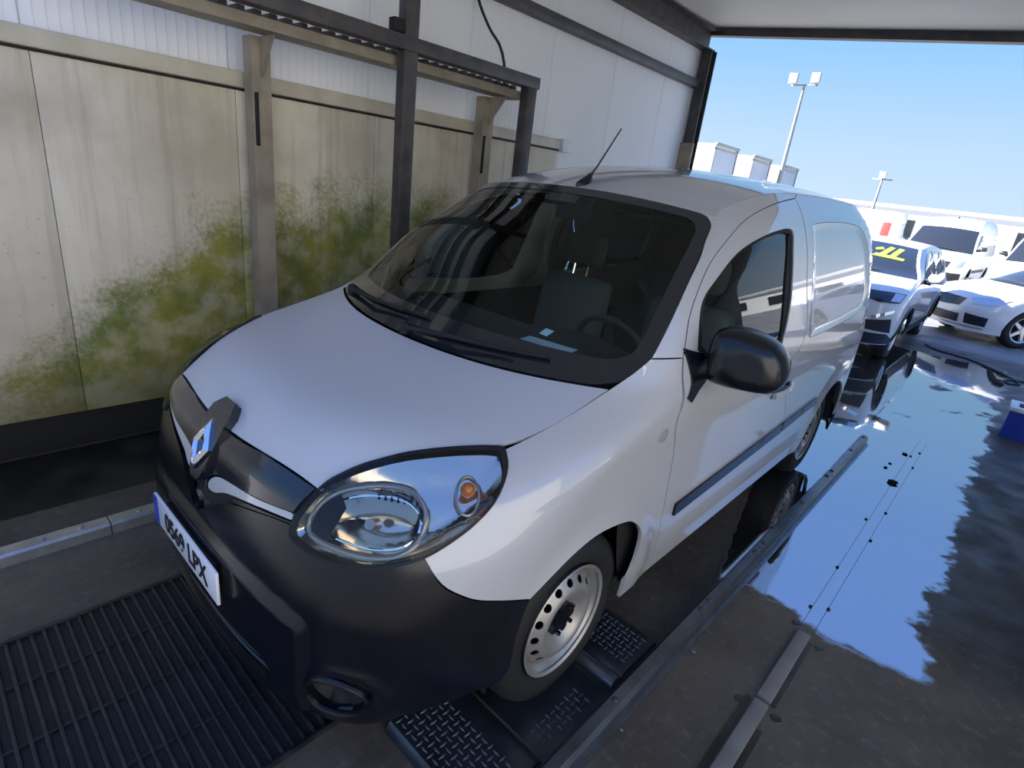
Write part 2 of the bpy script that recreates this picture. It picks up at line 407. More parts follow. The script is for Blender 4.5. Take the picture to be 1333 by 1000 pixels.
def tab(zs, vs_, sig=.03):
    g = np.linspace(-.3, 3.3, 1441); v = np.interp(g, zs, vs_); k = np.exp(-.5 * (np.arange(-60, 61) * .0025 / sig) ** 2); k /= k.sum()
    v = np.convolve(np.pad(v, 60, mode='edge'), k, 'valid'); return lambda z: np.interp(z, g, v)
class Belt:
    """the skin that wraps a car from the middle of its nose round to its tail: at every height a super-elliptic nose that runs into straight flanks.
    parameter p = x + y measured from the nose (negative on the right-hand side), z = height"""
    def __init__(s, a, y0, b, n, ye, arches=(), tail=.07):
        s.a, s.y0, s.b, s.n = tab(*a, .025), tab(*y0, .025), tab(*b), tab(*n); s.ye = ye; s.arches = arches; s.tail = tail
        s.th = np.linspace(0, np.pi / 2, 160)
    def __call__(s, p, z):
        p = np.atleast_1d(np.asarray(p, float)); z = np.atleast_1d(np.asarray(z, float)); sg = np.where(p < 0, -1., 1.)
        A, Y0, B, Nn = s.a(z), s.y0(z), s.b(z), s.n(z); X = np.empty_like(p); Y = np.empty_like(p)
        for i in range(len(p)):
            q = abs(p[i]) + Y0[i]; a = A[i]
            if q <= a + Y0[i] + B[i]:
                e = 2 / Nn[i]; xs = a * np.sin(s.th) ** e; ys = Y0[i] + B[i] * (1 - np.cos(s.th) ** e)
                X[i] = np.interp(q, xs + ys, xs); Y[i] = q - X[i]
            else:
                x = a; y = q - x
                for _ in range(4):
                    x = a - s.tail * (max(0, y - (s.ye - .31)) / .31) ** 2.5; y = q - x
                X[i] = x; Y[i] = y
        for yc, zc, r0, h in s.arches:
            r = np.hypot(Y - yc, z - zc); X = X + h / (1 + np.exp(np.clip((r - r0) / .012, -40, 40))) * np.clip((X - .6) / .2, 0, 1)
        return np.stack([X * sg, Y, z], 1)
    def py(s, y, z):
        """parameter of the point at length y and height z"""
        lo, hi = .01, s.ye + 1.2
        for _ in range(40):
            m_ = (lo + hi) / 2
            if s(m_, z)[0, 1] < y: lo = m_
            else: hi = m_
        return lo
    def px(s, x, z):
        lo, hi = 0., 2.2
        for _ in range(40):
            m_ = (lo + hi) / 2
            if s(m_, z)[0, 0] < x: lo = m_
            else: hi = m_
        return lo
def coons(c0, c1, d0, d1, bulge=None):
    """surface through four boundary curves; c along u at v=0/1, d along v at u=0/1"""
    def par(c):
        c = np.asarray(c, float); L = np.concatenate([[0], np.cumsum(np.linalg.norm(np.diff(c, axis=0), axis=1))]); L /= L[-1]
        return lambda t: np.stack([np.interp(t, L, c[:, k]) for k in range(3)], 1)
    C0, C1, D0, D1 = map(par, (c0, c1, d0, d1))
    P00, P10, P01, P11 = (np.asarray(c, float) for c in (c0[0], c0[-1], c1[0], c1[-1]))
    def S(u, v):
        u = np.atleast_1d(np.asarray(u, float)); v = np.atleast_1d(np.asarray(v, float)); uu, vv = np.clip(u, 0, 1), np.clip(v, 0, 1); U, V = uu[:, None], vv[:, None]
        R_ = (1 - V) * C0(uu) + V * C1(uu) + (1 - U) * D0(vv) + U * D1(vv) - ((1 - U) * (1 - V) * P00 + U * (1 - V) * P10 + (1 - U) * V * P01 + U * V * P11)
        if bulge is not None: R_ = R_ + bulge(uu, vv)
        return R_
    return S
def full(name, S, m, parent, nu=40, nv=40, off=0., thick=.012, gap=0., smooth=40, relax=0):
    us = np.linspace(gap, 1 - gap, nu + 1); vs_ = np.linspace(gap, 1 - gap, nv + 1)
    U, V = np.meshgrid(us, vs_); P = np.stack([U.ravel(), V.ravel()], 1); X = S(P[:, 0], P[:, 1])
    e = 2e-3
    a = S(np.minimum(P[:, 0] + e, 1), P[:, 1]) - S(np.maximum(P[:, 0] - e, 0), P[:, 1]); c = S(P[:, 0], np.minimum(P[:, 1] + e, 1)) - S(P[:, 0], np.maximum(P[:, 1] - e, 0))
    n = np.cross(a, c); n /= np.linalg.norm(n, axis=1)[:, None] + 1e-12
    if relax:                                                # fair the inside of the panel, its edges stay
        G = X.reshape(nv + 1, nu + 1, 3)
        uu, vv = P[:, 0] * 2 - 1, P[:, 1] * 2 - 1; A_ = np.stack([np.polynomial.chebyshev.chebval(uu, np.eye(7)[i]) * np.polynomial.chebyshev.chebval(vv, np.eye(5)[j]) for i in range(7) for j in range(5)], 1)
        W_ = np.ones(len(P)); W_[(np.abs(uu) > np.abs(uu).max() - 1e-6) | (np.abs(vv) > np.abs(vv).max() - 1e-6)] = relax
        X = A_ @ np.linalg.lstsq(A_ * W_[:, None], X * W_[:, None], rcond=None)[0]; G = X.reshape(nv + 1, nu + 1, 3)
        du = np.gradient(G, axis=1); dv = np.gradient(G, axis=0); n = np.cross(du, dv).reshape(-1, 3); n /= np.linalg.norm(n, axis=1)[:, None] + 1e-12
    X = X + n * off; w = nu + 1; Fc = [(j * w + i, j * w + i + 1, (j + 1) * w + i + 1, (j + 1) * w + i) for j in range(nv) for i in range(nu)]
    Vv = X.tolist()
    if thick:
        ring = [i for i in range(w)] + [j * w + nu for j in range(1, nv + 1)] + [nv * w + i for i in range(nu - 1, -1, -1)] + [j * w for j in range(nv - 1, 0, -1)]
        b0 = len(Vv); Vv += (X[ring] - n[ring] * thick).tolist(); k = len(ring)
        Fc += [(ring[(i + 1) % k], ring[i], b0 + i, b0 + (i + 1) % k) for i in range(k)]
    return mk(name, Vv, Fc, m, parent, smooth)
def mirror_x(o):
    me = o.data.copy(); me.transform(Matrix.Scale(-1, 4, (1, 0, 0))); me.flip_normals()
    c = o.copy(); c.data = me; COL.objects.link(c); return c
def circle(cx, cy, r, n=40, a0=0., a1=6.2831853, ry=None):
    t = np.linspace(a0, a1, n, endpoint=abs(a1 - a0) < 6.28); return np.stack([cx + r * np.cos(t), cy + (ry or r) * np.sin(t)], 1)

# ================================================================== the van
KB = Belt(a=([0, .2, .35, .6, .95, 1.1, 1.3, 1.5, 1.62, 1.7, 1.75, 1.8], [.85, .875, .895, .912, .912, .895, .86, .81, .765, .715, .66, .60]),
          y0=([.15, .22, .3, .45, .6, .7, .8, .9, .95, 1.0, 1.1, 1.2, 1.4, 1.62, 1.75], [.075, .055, .035, .024, .026, .042, .075, .12, .15, .24, .55, .72, 1.02, 1.39, 1.62]),
          b=([.2, .5, .8, .95, 1.0, 1.1, 1.2, 1.4, 1.6, 1.75], [.75, .7, .65, .72, .80, .9, .75, .62, .7, .8]),
          n=([.2, .8, .95, 1.1, 1.2], [2.8, 2.8, 2.4, 2.05, 2.0]), ye=4.21, arches=((.875, .33, .42, .014), (3.572, .33, .42, .014)))
def cam_px(P):
    c = (np.atleast_2d(P) - CC) @ CR.T; return np.stack([666.5 + CF * c[:, 0] / c[:, 2], 500 + CF * c[:, 1] / c[:, 2]], 1)
_qq, _zz = [g.ravel() for g in np.meshgrid(np.linspace(.01, 4.9, 200), np.linspace(.18, 1.80, 66))]
_P = KB(_qq, _zz); _vis = ((CC - _P) * fnormal(KB, np.stack([_qq, _zz], 1))).sum(1) > 0
_pick = (_qq[_vis], _zz[_vis], cam_px(_P[_vis]))
def pick(u, v):
    """where the sight line through a photo pixel meets the van's skin: (p, z)"""
    d = np.hypot(_pick[2][:, 0] - u, _pick[2][:, 1] - v); i = d.argmin(); q, z = _pick[0][i], _pick[1][i]
    for _ in range(18):
        p = cam_px(KB([q, q + 1e-4, q], [z, z, z + 1e-4])); r = p[0] - [u, v]
        J = np.stack([(p[1] - p[0]) / 1e-4, (p[2] - p[0]) / 1e-4], 1); s_ = np.linalg.lstsq(J, -r, rcond=1e-3)[0]
        s_ *= min(1, .05 / max(np.abs(s_).max(), 1e-9)); q += s_[0]; z += s_[1]
    return (q, z)
def picks(L): return np.array([pick(*p) for p in L])
def on(PZ): PZ = np.asarray(PZ, float); return KB(PZ[:, 0], PZ[:, 1])
def yz(L): return np.array([(KB.py(y, z), z) for y, z in L])

VAN = thing('delivery_van', 'white compact panel van with black bumper and steel wheels parked in the wash bay', 'van')
head_up = picks([(403, 649), (427, 627), (456, 613), (492, 600), (528, 591), (564, 586), (600, 583), (636, 582), (656, 584)])
head_lo = picks([(656, 584), (660, 608), (655, 632), (643, 656), (619, 682), (588, 706), (552, 727), (516, 737), (480, 741), (444, 736), (408, 723), (384, 706), (378, 694), (384, 673), (403, 649)])
hood_line = picks([(656, 585), (690, 569), (725, 550), (760, 529), (794, 507)])
ws_side = picks([(794, 507), (825, 486), (848, 467), (870, 425), (895, 370), (915, 325)])
WS_C = (.655, 1.765, 1.648)
cut_f = picks([(889, 466), (889, 500), (884, 540), (878, 580), (868, 640), (858, 690), (853, 712)])
cut_f = np.vstack([cut_f, [(KB.py(1.362, .385), .385)]])
cut_top = np.vstack([picks([(889, 466), (897, 415), (910, 375), (925, 342), (947, 312), (972, 285), (1000, 269)]), yz([(2.42, 1.742), (2.66, 1.765)])])
cut_r = yz([(2.66, 1.765), (2.60, 1.69), (2.56, 1.5), (2.565, 1.35), (2.585, 1.1), (2.59, .7), (2.58, .385)])
roof_yz = [(1.85, 1.675), (2.0, 1.715), (2.2, 1.752), (2.45, 1.778), (2.75, 1.79), (3.3, 1.797), (3.9, 1.79), (4.2, 1.77)]
roof_pz = yz(roof_yz); wc_p = (KB.py(1.765, 1.648), 1.648)
arch_f = picks([(690, 781), (720, 750), (750, 720), (780, 696), (810, 682), (825, 681), (834, 693), (831, 714), (823, 738), (815, 755)])
joint = picks([(690, 781), (650, 783), (620, 782), (600, 776), (575, 762), (552, 727)])
St = .03
sp = lambda L, s_=St: spline(L, s_)
# fender
fender = loop(sp(hood_line), sp(ws_side[:3]), poly([ws_side[2], cut_f[0]], St), sp(cut_f), poly([cut_f[-1], (arch_f[-1][0] + .01, .385)], St), sp(arch_f[::-1], .02), sp(joint), sp(head_lo[6::-1], .02))
patch('front_fender', KB, fender, 'paint', VAN, gap=.0025, also_mirror=True, step=St)
# windscreen pillar and roof rail
pillar = loop(poly([ws_side[2], cut_top[0]], St), sp(cut_top), poly([cut_top[-1], roof_pz[4]], St), sp(np.vstack([[wc_p], roof_pz[:5]])[::-1]), sp(np.vstack([ws_side[2:], [wc_p]])[::-1]))
patch('windscreen_pillar', KB, pillar, 'paint', VAN, gap=.0022, also_mirror=True, step=.025)
# door
glass_o = sp(np.vstack([picks([(909, 455), (911, 420), (916, 390), (932, 365), (960, 330), (990, 310), (1015, 300), (1029, 299), (1033, 306), (1033, 330), (1031, 380), (1021, 437), (1014, 452)]), yz([(1.9, 1.105), (1.5, 1.135)])]), .02)
door = loop(sp(cut_f[::-1]), sp(cut_top), sp(cut_r), poly([cut_r[-1], cut_f[-1]], St))
for mir in (False, True):
    dp = patch('front_door', KB, door, 'paint', VAN, holes=[glass_o], gap=.0025, step=St, mirror=mir)
    gl = patch('door_window', KB, inset(glass_o, -.012), 'side_glass', dp, step=.05, off=-.012, thick=0, mirror=mir)
    patch('window_seal', KB, glass_o, 'black', dp, holes=[inset(glass_o if area(glass_o) > 0 else glass_o[::-1], .014)], off=-.004, step=.05, thick=.01, mirror=mir)
    # rear guide channel of the window
    ch = yz([(2.30, 1.14), (2.37, 1.6), (2.325, 1.6), (2.25, 1.14)])
    patch('window_channel', KB, loop(poly(np.vstack([ch, ch[:1]]), .04)), 'black', dp, off=-.006, step=.05, thick=.01, mirror=mir)
    mo = yz([(1.415, .552), (1.41, .607), (2.58, .650), (2.585, .598)])
    patch('side_moulding', KB, loop(poly(np.vstack([mo, mo[:1]]), .04)), 'bumper', dp, off=.011, thick=.013, step=.05, mirror=mir)
    ho = spline(yz([(2.24, .865), (2.30, .897), (2.42, .915), (2.50, .905), (2.48, .875), (2.36, .852)]), .02, True)
    patch('handle_recess', KB, ho, 'gloss_black', dp, off=.003, thick=.006, step=.03, mirror=mir)
    sgn = -1 if mir else 1
    MB().tube([(sgn * .925, 2.26, .877), (sgn * .945, 2.33, .886), (sgn * .946, 2.42, .894), (sgn * .925, 2.49, .896)], .012, 8, flat=1.3).build('door_handle', 'paint', dp)
# cargo side with its blank pressed panel
ra = loop(poly([(KB.py(2.58, .385), .385), (KB.py(3.215, .385), .385)], St), np.array([(KB.py(3.572 + .372 * math.cos(t), .33 + .372 * math.sin(t)), .33 + .372 * math.sin(t)) for t in np.linspace(math.pi - .15, .12, 34)]), poly([(KB.py(3.95, .385), .385), (KB.py(4.2, .40), .40)], St))
rear_edge = yz([(4.2, .40), (4.2, .8), (4.2, 1.2), (4.2, 1.5), (4.2, 1.77)])
side = loop(ra, sp(rear_edge, .05), sp(roof_pz[4:][::-1], .05), poly([roof_pz[4], cut_r[0]], St), sp(cut_r))
blank = spline(yz([(2.70, 1.62), (2.76, 1.655), (3.2, 1.675), (3.6, 1.67), (3.76, 1.645), (3.86, 1.56), (3.92, 1.40), (3.94, 1.26), (3.90, 1.18), (3.82, 1.155), (3.3, 1.12), (2.76, 1.105), (2.69, 1.13), (2.665, 1.2), (2.655, 1.45)]), .025, True)
for mir in (False, True):
    sdp = patch('cargo_side', KB, side, 'paint', VAN, holes=[blank], gap=.0025, step=.045, mirror=mir)
    bl = blank if area(blank) > 0 else blank[::-1]
    def dsp(P, X, bl=bl):
        d = edist(bl, P); return -.012 * np.clip(d / .03, 0, 1)
    if mir: patch('cargo_window', KB, bl, 'side_glass', sdp, off=-.004, thick=0, step=.06, mirror=True); patch('window_seal', KB, bl, 'black', sdp, holes=[inset(bl, .03)], off=-.002, thick=.008, step=.04, mirror=True)
    else: patch('pressed_side_panel', KB, bl, 'paint', sdp, off=0., disp=dsp, thick=.004, step=.02, smooth=60)
    mo = yz([(2.60, .600), (2.597, .651), (3.19, .672), (3.20, .630)])
    patch('side_moulding', KB, loop(poly(np.vstack([mo, mo[:1]]), .04)), 'bumper', sdp, off=.011, thick=.013, step=.05, mirror=mir)
    sl = yz([(1.14, .385), (3.215, .385), (3.2, .29), (1.15, .29)])
    patch('sill', KB, loop(poly(np.vstack([sl, sl[:1]]), .05)), 'paint', VAN, gap=.001, off=-.006, step=.05, mirror=mir)
    rb = loop(poly(yz([(3.95, .385), (4.2, .40), (4.2, .25), (3.95, .25), (3.95, .385)]), .05))
    patch('rear_bumper_end', KB, rb, 'bumper', VAN, off=.006, step=.06, mirror=mir)
# front end
mirr = lambda H: loop(H, (np.asarray(H) * [-1, 1])[::-1])
bump_half = np.vstack([[(0., .672)], picks([(257, 662), (280, 657), (302, 656), (347, 671), (379, 684)]), head_lo[-3:-10:-1], joint[-2::-1]])
bump_half = np.vstack([bump_half, yz([(.53, .52), (.525, .37)]), [(1.24, .335), (1.02, .295), (.80, .215), (.63, .19), (.38, .20), (0., .20)]])
top_b = sp(bump_half[:len(bump_half) - 8], .02); bot_b = sp(bump_half[len(bump_half) - 9:], .03)
half = loop(top_b, bot_b)
bump_out = loop(half, (half * [-1, 1])[::-1])
fogc = [spline(np.array([(sg * (p - float(KB.y0(z))), z) for p, z in [(.655, .345), (.70, .402), (.80, .415), (.885, .385), (.885, .325), (.80, .285), (.70, .290)]]), .02, True) for sg in (1, -1)]
intake = spline(np.array([(-.44, .30), (-.42, .37), (0, .385), (.42, .37), (.44, .30), (.36, .265), (0, .26), (-.36, .265)]), .03, True)
def pod(P, X):
    p = np.abs(P[:, 0]); z = P[:, 1]
    sm = lambda t: np.clip(t, 0, 1) ** 2 * (3 - 2 * np.clip(t, 0, 1))
    edge = .62 - .0 * z - .25 * np.clip(.42 - z, 0, 1)
    topz = .625 - .06 * (p / .6) ** 2
    inn = sm((edge - p) / .034 + .5) * sm((topz - z) / .030 + .5)
    r = 1.0 * np.exp(-((z - .72) / .05) ** 2) * 0
    fog = 0
    for cx in (.79,):
        rr = np.hypot((p - cx) / .15, (z - .348) / .09); fog = fog + .012 * np.exp(-((rr - 1) / .22) ** 2)
    return .016 * inn + fog * (1 - inn) + r
bumper = patch('front_bumper', KB, bump_out, 'bumper', VAN, holes=fogc + [intake], disp=pod, step=.018, thick=.02, gap=.002, smooth=70)
for sg, fc in zip((1, -1), fogc):
    fcc = fc if area(fc) > 0 else fc[::-1]
    def cup(P, X, f=fcc): return -.07 * np.clip(edist(f, P) / .035, 0, 1) ** .7
    patch('fog_lamp_recess', KB, inset(fcc, -.004), 'black', bumper, disp=cup, thick=0, step=.015, smooth=80)
    rim3 = KB(fcc[:, 0], fcc[:, 1]) + fnormal(KB, fcc) * .012
    MB().tube(np.vstack([rim3, rim3[:2]]), .009, 8, cap=False).build('fog_lamp_rim', 'bumper', bumper)
for k in range(3):
    z = .29 + .032 * k
    q = KB(np.linspace(-.43, .43, 24), np.full(24, z)); q[:, 1] += .012
    MB().tube(q, .009, 6, flat=.6).build('intake_slat', 'bumper', bumper)
bk = loop(poly([(-.5, .24), (.5, .24), (.5, .41), (-.5, .41), (-.5, .24)], .05))
patch('intake_back', KB, bk, 'black', bumper, off=-.05, thick=0, step=.06)
# licence plate
pl = MB().box((-.26, -.012, .474), (.26, -.002, .586), .004).build('licence_plate', 'plate_white', bumper); pl['label'] = 'white licence plate with dark characters'
MB().box((-.258, -.0145, .477), (-.222, -.0122, .583), .0005).build('plate_band', 'plate_blue', pl)
MB().box((-.20, -.003, .49), (.20, .04, .57)).build('plate_mount', 'black', bumper)
tm = text_mesh('0569 LPX', .094, .93, .0012); tm.transform(Matrix.Translation((.02, -.0138, .530)) @ Matrix.Rotation(math.pi / 2, 4, 'X')); link('plate_lettering', tm, 'ink', pl, 0)
# grille
gr_half = np.vstack([[(0., .905)], [(.10, .905), (.22, .911)], picks([(345, 590), (380, 613), (414, 636)]), picks([(403, 649), (386, 668), (336, 648), (302, 627), (284, 619), (272, 625)]), [(.055, .735), (0., .735)]])
grh = loop(sp(gr_half[:6], .02), poly(gr_half[5:8], .02), sp(gr_half[7:], .015))
patch('grille_bar', KB, loop(grh, (grh * [-1, 1])[::-1]), 'gloss_black', VAN, off=.008, thick=.03, step=.02, gap=.002,
      disp=lambda P, X: .010 * np.clip((P[:, 1] - .80) / .06, 0, 1) * np.clip((.90 - P[:, 1]) / .03, 0, 1), smooth=50)
bkh = np.array([(0, .67), (.2, .70), (.5, .76), (.62, .80), (.64, .88), (.60, .905), (.3, .91), (0, .905)])
patch('grille_back', KB, loop(poly(np.vstack([bkh, (bkh * [-1, 1])[::-1]]), .04)), 'black', VAN, off=-.028, thick=0, step=.05)
blade = spline(picks([(274, 625), (284, 621), (302, 630), (336, 650), (360, 660), (382, 669), (382, 677), (360, 669), (336, 659), (298, 643), (280, 641), (272, 634)]), .012, True)
patch('grille_blade', KB, blade, 'paint', VAN, off=.002, thick=.03, step=.02, also_mirror=True)
low = spline(np.vstack([picks([(300, 648), (336, 664), (382, 682)]), picks([(382, 686), (336, 668), (300, 654)])]), .02, True)
patch('grille_chin', KB, low, 'bumper', VAN, off=-.006, thick=.02, step=.02, also_mirror=True)
# badge on its housing
hs = np.array([(-.032, .957), (.032, .957), (.062, .935), (.066, .895), (.056, .82), (.04, .765), (.02, .745), (-.02, .745), (-.04, .765), (-.056, .82), (-.066, .895), (-.062, .935)])
badge = patch('badge_housing', KB, loop(poly(np.vstack([hs, hs[:1]]), .02)), 'gloss_black', VAN, off=.026, thick=.05, step=.02)
dia = lambda w, h: np.array([(0, .842 + h), (-w, .842), (0, .842 - h), (w, .842)])
dl = lambda w, h: loop(poly(np.vstack([dia(w, h), dia(w, h)[:1]]), .01))
patch('diamond_badge', KB, dl(.054, .070), 'chrome', badge, holes=[dl(.024, .034)], off=.034, thick=.012, step=.008, disp=lambda P, X: .010 * (1 - np.abs((np.abs(P[:, 0]) / .054 + np.abs(P[:, 1] - .842) / .070) - .72) / .28).clip(0, 1), smooth=20)
# bonnet, windscreen, roof
c_front = np.vstack([[(0, .906)], [(.10, .907), (.22, .912)], picks([(345, 590), (380, 613), (416, 636)])]); c_front = on(sp(c_front, .02))
hood_side = on(np.vstack([sp(np.vstack([picks([(416, 636)]), head_up[1:]]), .02), sp(hood_line, .03)[1:]]))
HC = hood_side[-1]
xs_ = np.linspace(0, 1, 30)
rear_h = np.stack([HC[0] * xs_, .79 + (HC[1] - .79) * xs_ ** 2.4, 1.098 + (HC[2] - 1.098) * xs_ ** 2], 1)
symm = lambda c: np.vstack([(c * [-1, 1, 1])[:0:-1], c])
hood_S = coons(symm(c_front), symm(rear_h), hood_side * [-1, 1, 1], hood_side,
               lambda u, v: np.stack([0 * u, 0 * u, .030 * np.sin(np.pi * v) * (1 - (2 * u - 1) ** 2)], 1))
full('bonnet', hood_S, 'paint_matt', VAN, 64, 56, gap=.0025, relax=6)
ws_bot = rear_h + [0, .012, .004]; ws_bot[-1] = HC
ws_edge = np.vstack([on(sp(ws_side, .03)), [WS_C]])
tx = np.linspace(0, 1, 24); ws_top = np.stack([WS_C[0] * tx, 1.665 + (WS_C[1] - 1.665) * tx ** 2, 1.694 + (WS_C[2] - 1.694) * tx ** 2.2], 1)
ws_S = coons(symm(ws_bot), symm(ws_top), ws_edge * [-1, 1, 1], ws_edge, lambda u, v: np.stack([0 * u, -.035 * np.sin(np.pi * v) * (1 - (2 * u - 1) ** 2), .02 * np.sin(np.pi * v) * (1 - (2 * u - 1) ** 2)], 1))
def rrect(u0, u1, v0, v1, ru, rv, n=7):
    out = []
    for cx, cy, a0 in ((u1 - ru, v0 + rv, -math.pi / 2), (u1 - ru, v1 - rv, 0), (u0 + ru, v1 - rv, math.pi / 2), (u0 + ru, v0 + rv, math.pi)):
        for t in np.linspace(a0, a0 + math.pi / 2, n): out.append((cx + ru * math.cos(t), cy + rv * math.sin(t)))
    return np.array(out)
full_o = rrect(.0015, .9985, .0, .996, .05, .08); fo = loop(poly(np.vstack([full_o, full_o[:1]]), .03))
inn_o = rrect(.036, .964, .15, .945, .05, .08); io_ = loop(poly(np.vstack([inn_o, inn_o[:1]]), .03))
wsc = patch('windscreen', ws_S, inset(io_, -.004), 'windscreen', VAN, thick=0, step=.04, off=-.002)
patch('windscreen_border', ws_S, fo, 'gloss_black', wsc, holes=[io_], thick=.006, step=.03, off=0.)
roof_side = np.vstack([[WS_C], on(sp(roof_pz, .06))])
rr_ = np.stack([roof_side[-1][0] * tx, 4.225 + (roof_side[-1][1] - 4.225) * tx ** 2, 1.835 + (roof_side[-1][2] - 1.835) * tx ** 2.6], 1)
roof_S = coons(symm(ws_top), symm(rr_), roof_side * [-1, 1, 1], roof_side, lambda u, v: np.stack([0 * u, 0 * u, .012 * np.sin(np.pi * v) * (1 - (2 * u - 1) ** 2) + .004 * np.clip((v - .3) / .05, 0, 1) * np.clip((.97 - v) / .05, 0, 1) * (np.cos((2 * u - 1) * 26) > .2)], 1))
full('roof', roof_S, 'paint', VAN, 72, 60, gap=.0)
# tail (towards the far end of the bay)
re = on(sp(rear_edge, .06)); L_ = [np.stack([re[:, 0] * t, re[:, 1] + .03 * (1 - t * t), re[:, 2]], 1) for t in np.linspace(1, .01, 8)]
for mir in (1, -1):
    V = np.vstack([l * [mir, 1, 1] for l in L_]); n_ = len(re); Fc = [(j * n_ + i, j * n_ + i + 1, (j + 1) * n_ + i + 1, (j + 1) * n_ + i) for j in range(7) for i in range(n_ - 1)]
    mk('rear_door', V, Fc if mir > 0 else [f[::-1] for f in Fc], 'paint', VAN)
MB().box((-.82, 4.14, .25), (.82, 4.24, .42), .03).build('rear_bumper', 'bumper', VAN)
# headlamps
hl = loop(sp(head_lo, .015), sp(head_up, .015)); hl = hl if area(hl) > 0 else hl[::-1]
dring = spline(picks([(394, 677), (410, 654), (440, 636), (480, 627), (515, 628), (539, 639), (552, 661), (552, 684), (544, 705), (529, 720), (505, 730), (470, 730), (434, 720), (405, 706), (392, 693)]), .012, True)
dring = dring if area(dring) > 0 else dring[::-1]
ind_c = np.array(pick(610, 640))
for mir in (False, True):
    hm = -1 if mir else 1
    hlp = patch('headlamp', KB, hl, 'lens', VAN, off=.006, thick=0, step=.025, mirror=mir, gap=.002)
    patch('headlamp_seal', KB, inset(hl, -.001), 'black', hlp, holes=[inset(hl, .006)], off=.006, thick=.03, step=.03, mirror=mir)
    def hd(P, X):
        d = edist(hl, P); di = np.where(inside(dring, P), edist(dring, P), 0)
        return -.012 - .045 * np.clip(d / .05, 0, 1) - .075 * (1 - (1 - np.clip(di / .085, 0, 1)) ** 2)
    hh = patch('reflector_housing', KB, inset(hl, .004), 'reflector', hlp, disp=hd, thick=0, step=.010, mirror=mir, smooth=40)
    r3 = (KB(dring[:, 0], dring[:, 1]) - fnormal(KB, dring) * .030) * [hm, 1, 1]
    MB().tube(np.vstack([r3, r3[:2]]), .0075, 8, cap=False).build('lamp_ring', 'satin_silver', hlp)
    dr2 = inset(dring, .018); r4 = (KB(dr2[:, 0], dr2[:, 1]) - fnormal(KB, dr2) * .048) * [hm, 1, 1]
    MB().tube(np.vstack([r4, r4[:2]]), .004, 6, cap=False).build('lamp_inner_ring', 'chrome', hlp)
    bc = dring.mean(0)[None]; b3 = (KB(bc[:, 0], bc[:, 1]) - fnormal(KB, bc) * .085)[0] * [hm, 1, 1]; nb = fnormal(KB, bc)[0] * [hm, 1, 1]
    MB().tube([b3, b3 + nb * .045], [.017, .014], 12).build('bulb_cap', 'satin_silver', hlp)
    # facet ribs at the upper outer side of the bowl
    for k in range(7):
        a = np.array(pick(486 + 9 * k, 640 + 1.6 * k))[None]; q = (KB(a[:, 0], a[:, 1]) - fnormal(KB, a) * .05)[0] * [hm, 1, 1]
        MB().box(tuple(q - [.003, .003, .007]), tuple(q + [.003, .003, .007]), .001).build('bowl_tooth', 'black', hlp)
    ic = ind_c[None]; nI = fnormal(KB, ic)[0]
    i3 = (KB(ic[:, 0], ic[:, 1])[0]); e1 = np.cross(nI, [0, 0, 1]); e1 /= np.linalg.norm(e1); e2 = np.cross(e1, nI)
    ringp = [(i3 - nI * .034 + (e1 * math.cos(t) * .030 + e2 * math.sin(t) * .052)) * [hm, 1, 1] for t in np.linspace(0, 6.2832, 28, endpoint=False)]
    MB().tube(ringp + ringp[:2], .004, 6, cap=False).build('indicator_ring', 'satin_silver', hlp)
    am = bmesh.new(); bmesh.ops.create_uvsphere(am, u_segments=14, v_segments=10, radius=.020); me = bpy.data.meshes.new('indicator_bulb'); am.to_mesh(me); am.free()
    ib = link('indicator_bulb', me, 'amber', hlp, 80); q = (i3 - nI * .030 + np.array([0, 0, .016])) * [hm, 1, 1]; ib.location = q
# inner skin that closes the panel gaps, wheel wells and floor
hole_f = np.array([(KB.py(.875 + .41 * math.cos(t), max(.21, .33 + .41 * math.sin(t))), max(.21, .33 + .41 * math.sin(t))) for t in np.linspace(0, 6.2832, 40, endpoint=False)])
for mir in (False, True):
    sk_o = loop(poly(np.vstack([yz([(1.2, .30), (3.18, .30), (3.18, 1.02), (1.2, 1.02), (1.2, .30)])]), .08)); patch('inner_skin', KB, sk_o, 'black', VAN, off=-.05, thick=0, step=.1, mirror=mir)
    s_ = -1 if mir else 1
    for yc, ww in ((.875, 'f'), (3.572, 'r')):
        pr = [(yc + .405 * math.cos(t), .33 + .405 * math.sin(t)) for t in np.linspace(-.05, math.pi + .05, 26)]
        pr2 = [(y, z) for y, z in pr]
        V = [(s_ * .875, y, z) for y, z in pr2] + [(s_ * .50, y, z) for y, z in pr2]; n_ = len(pr2)
        Fc = [(i, i + 1, n_ + i + 1, n_ + i) for i in range(n_ - 1)] + [tuple(range(n_, 2 * n_))]
        mk('wheel_liner', V, Fc, 'black', VAN)
MB().box((-.70, .35, .21), (.70, 4.1, .26)).build('underbody', 'black', VAN)
MB().box((-.48, .30, .25), (.48, 1.15, .70)).build('engine_block', 'black', VAN)
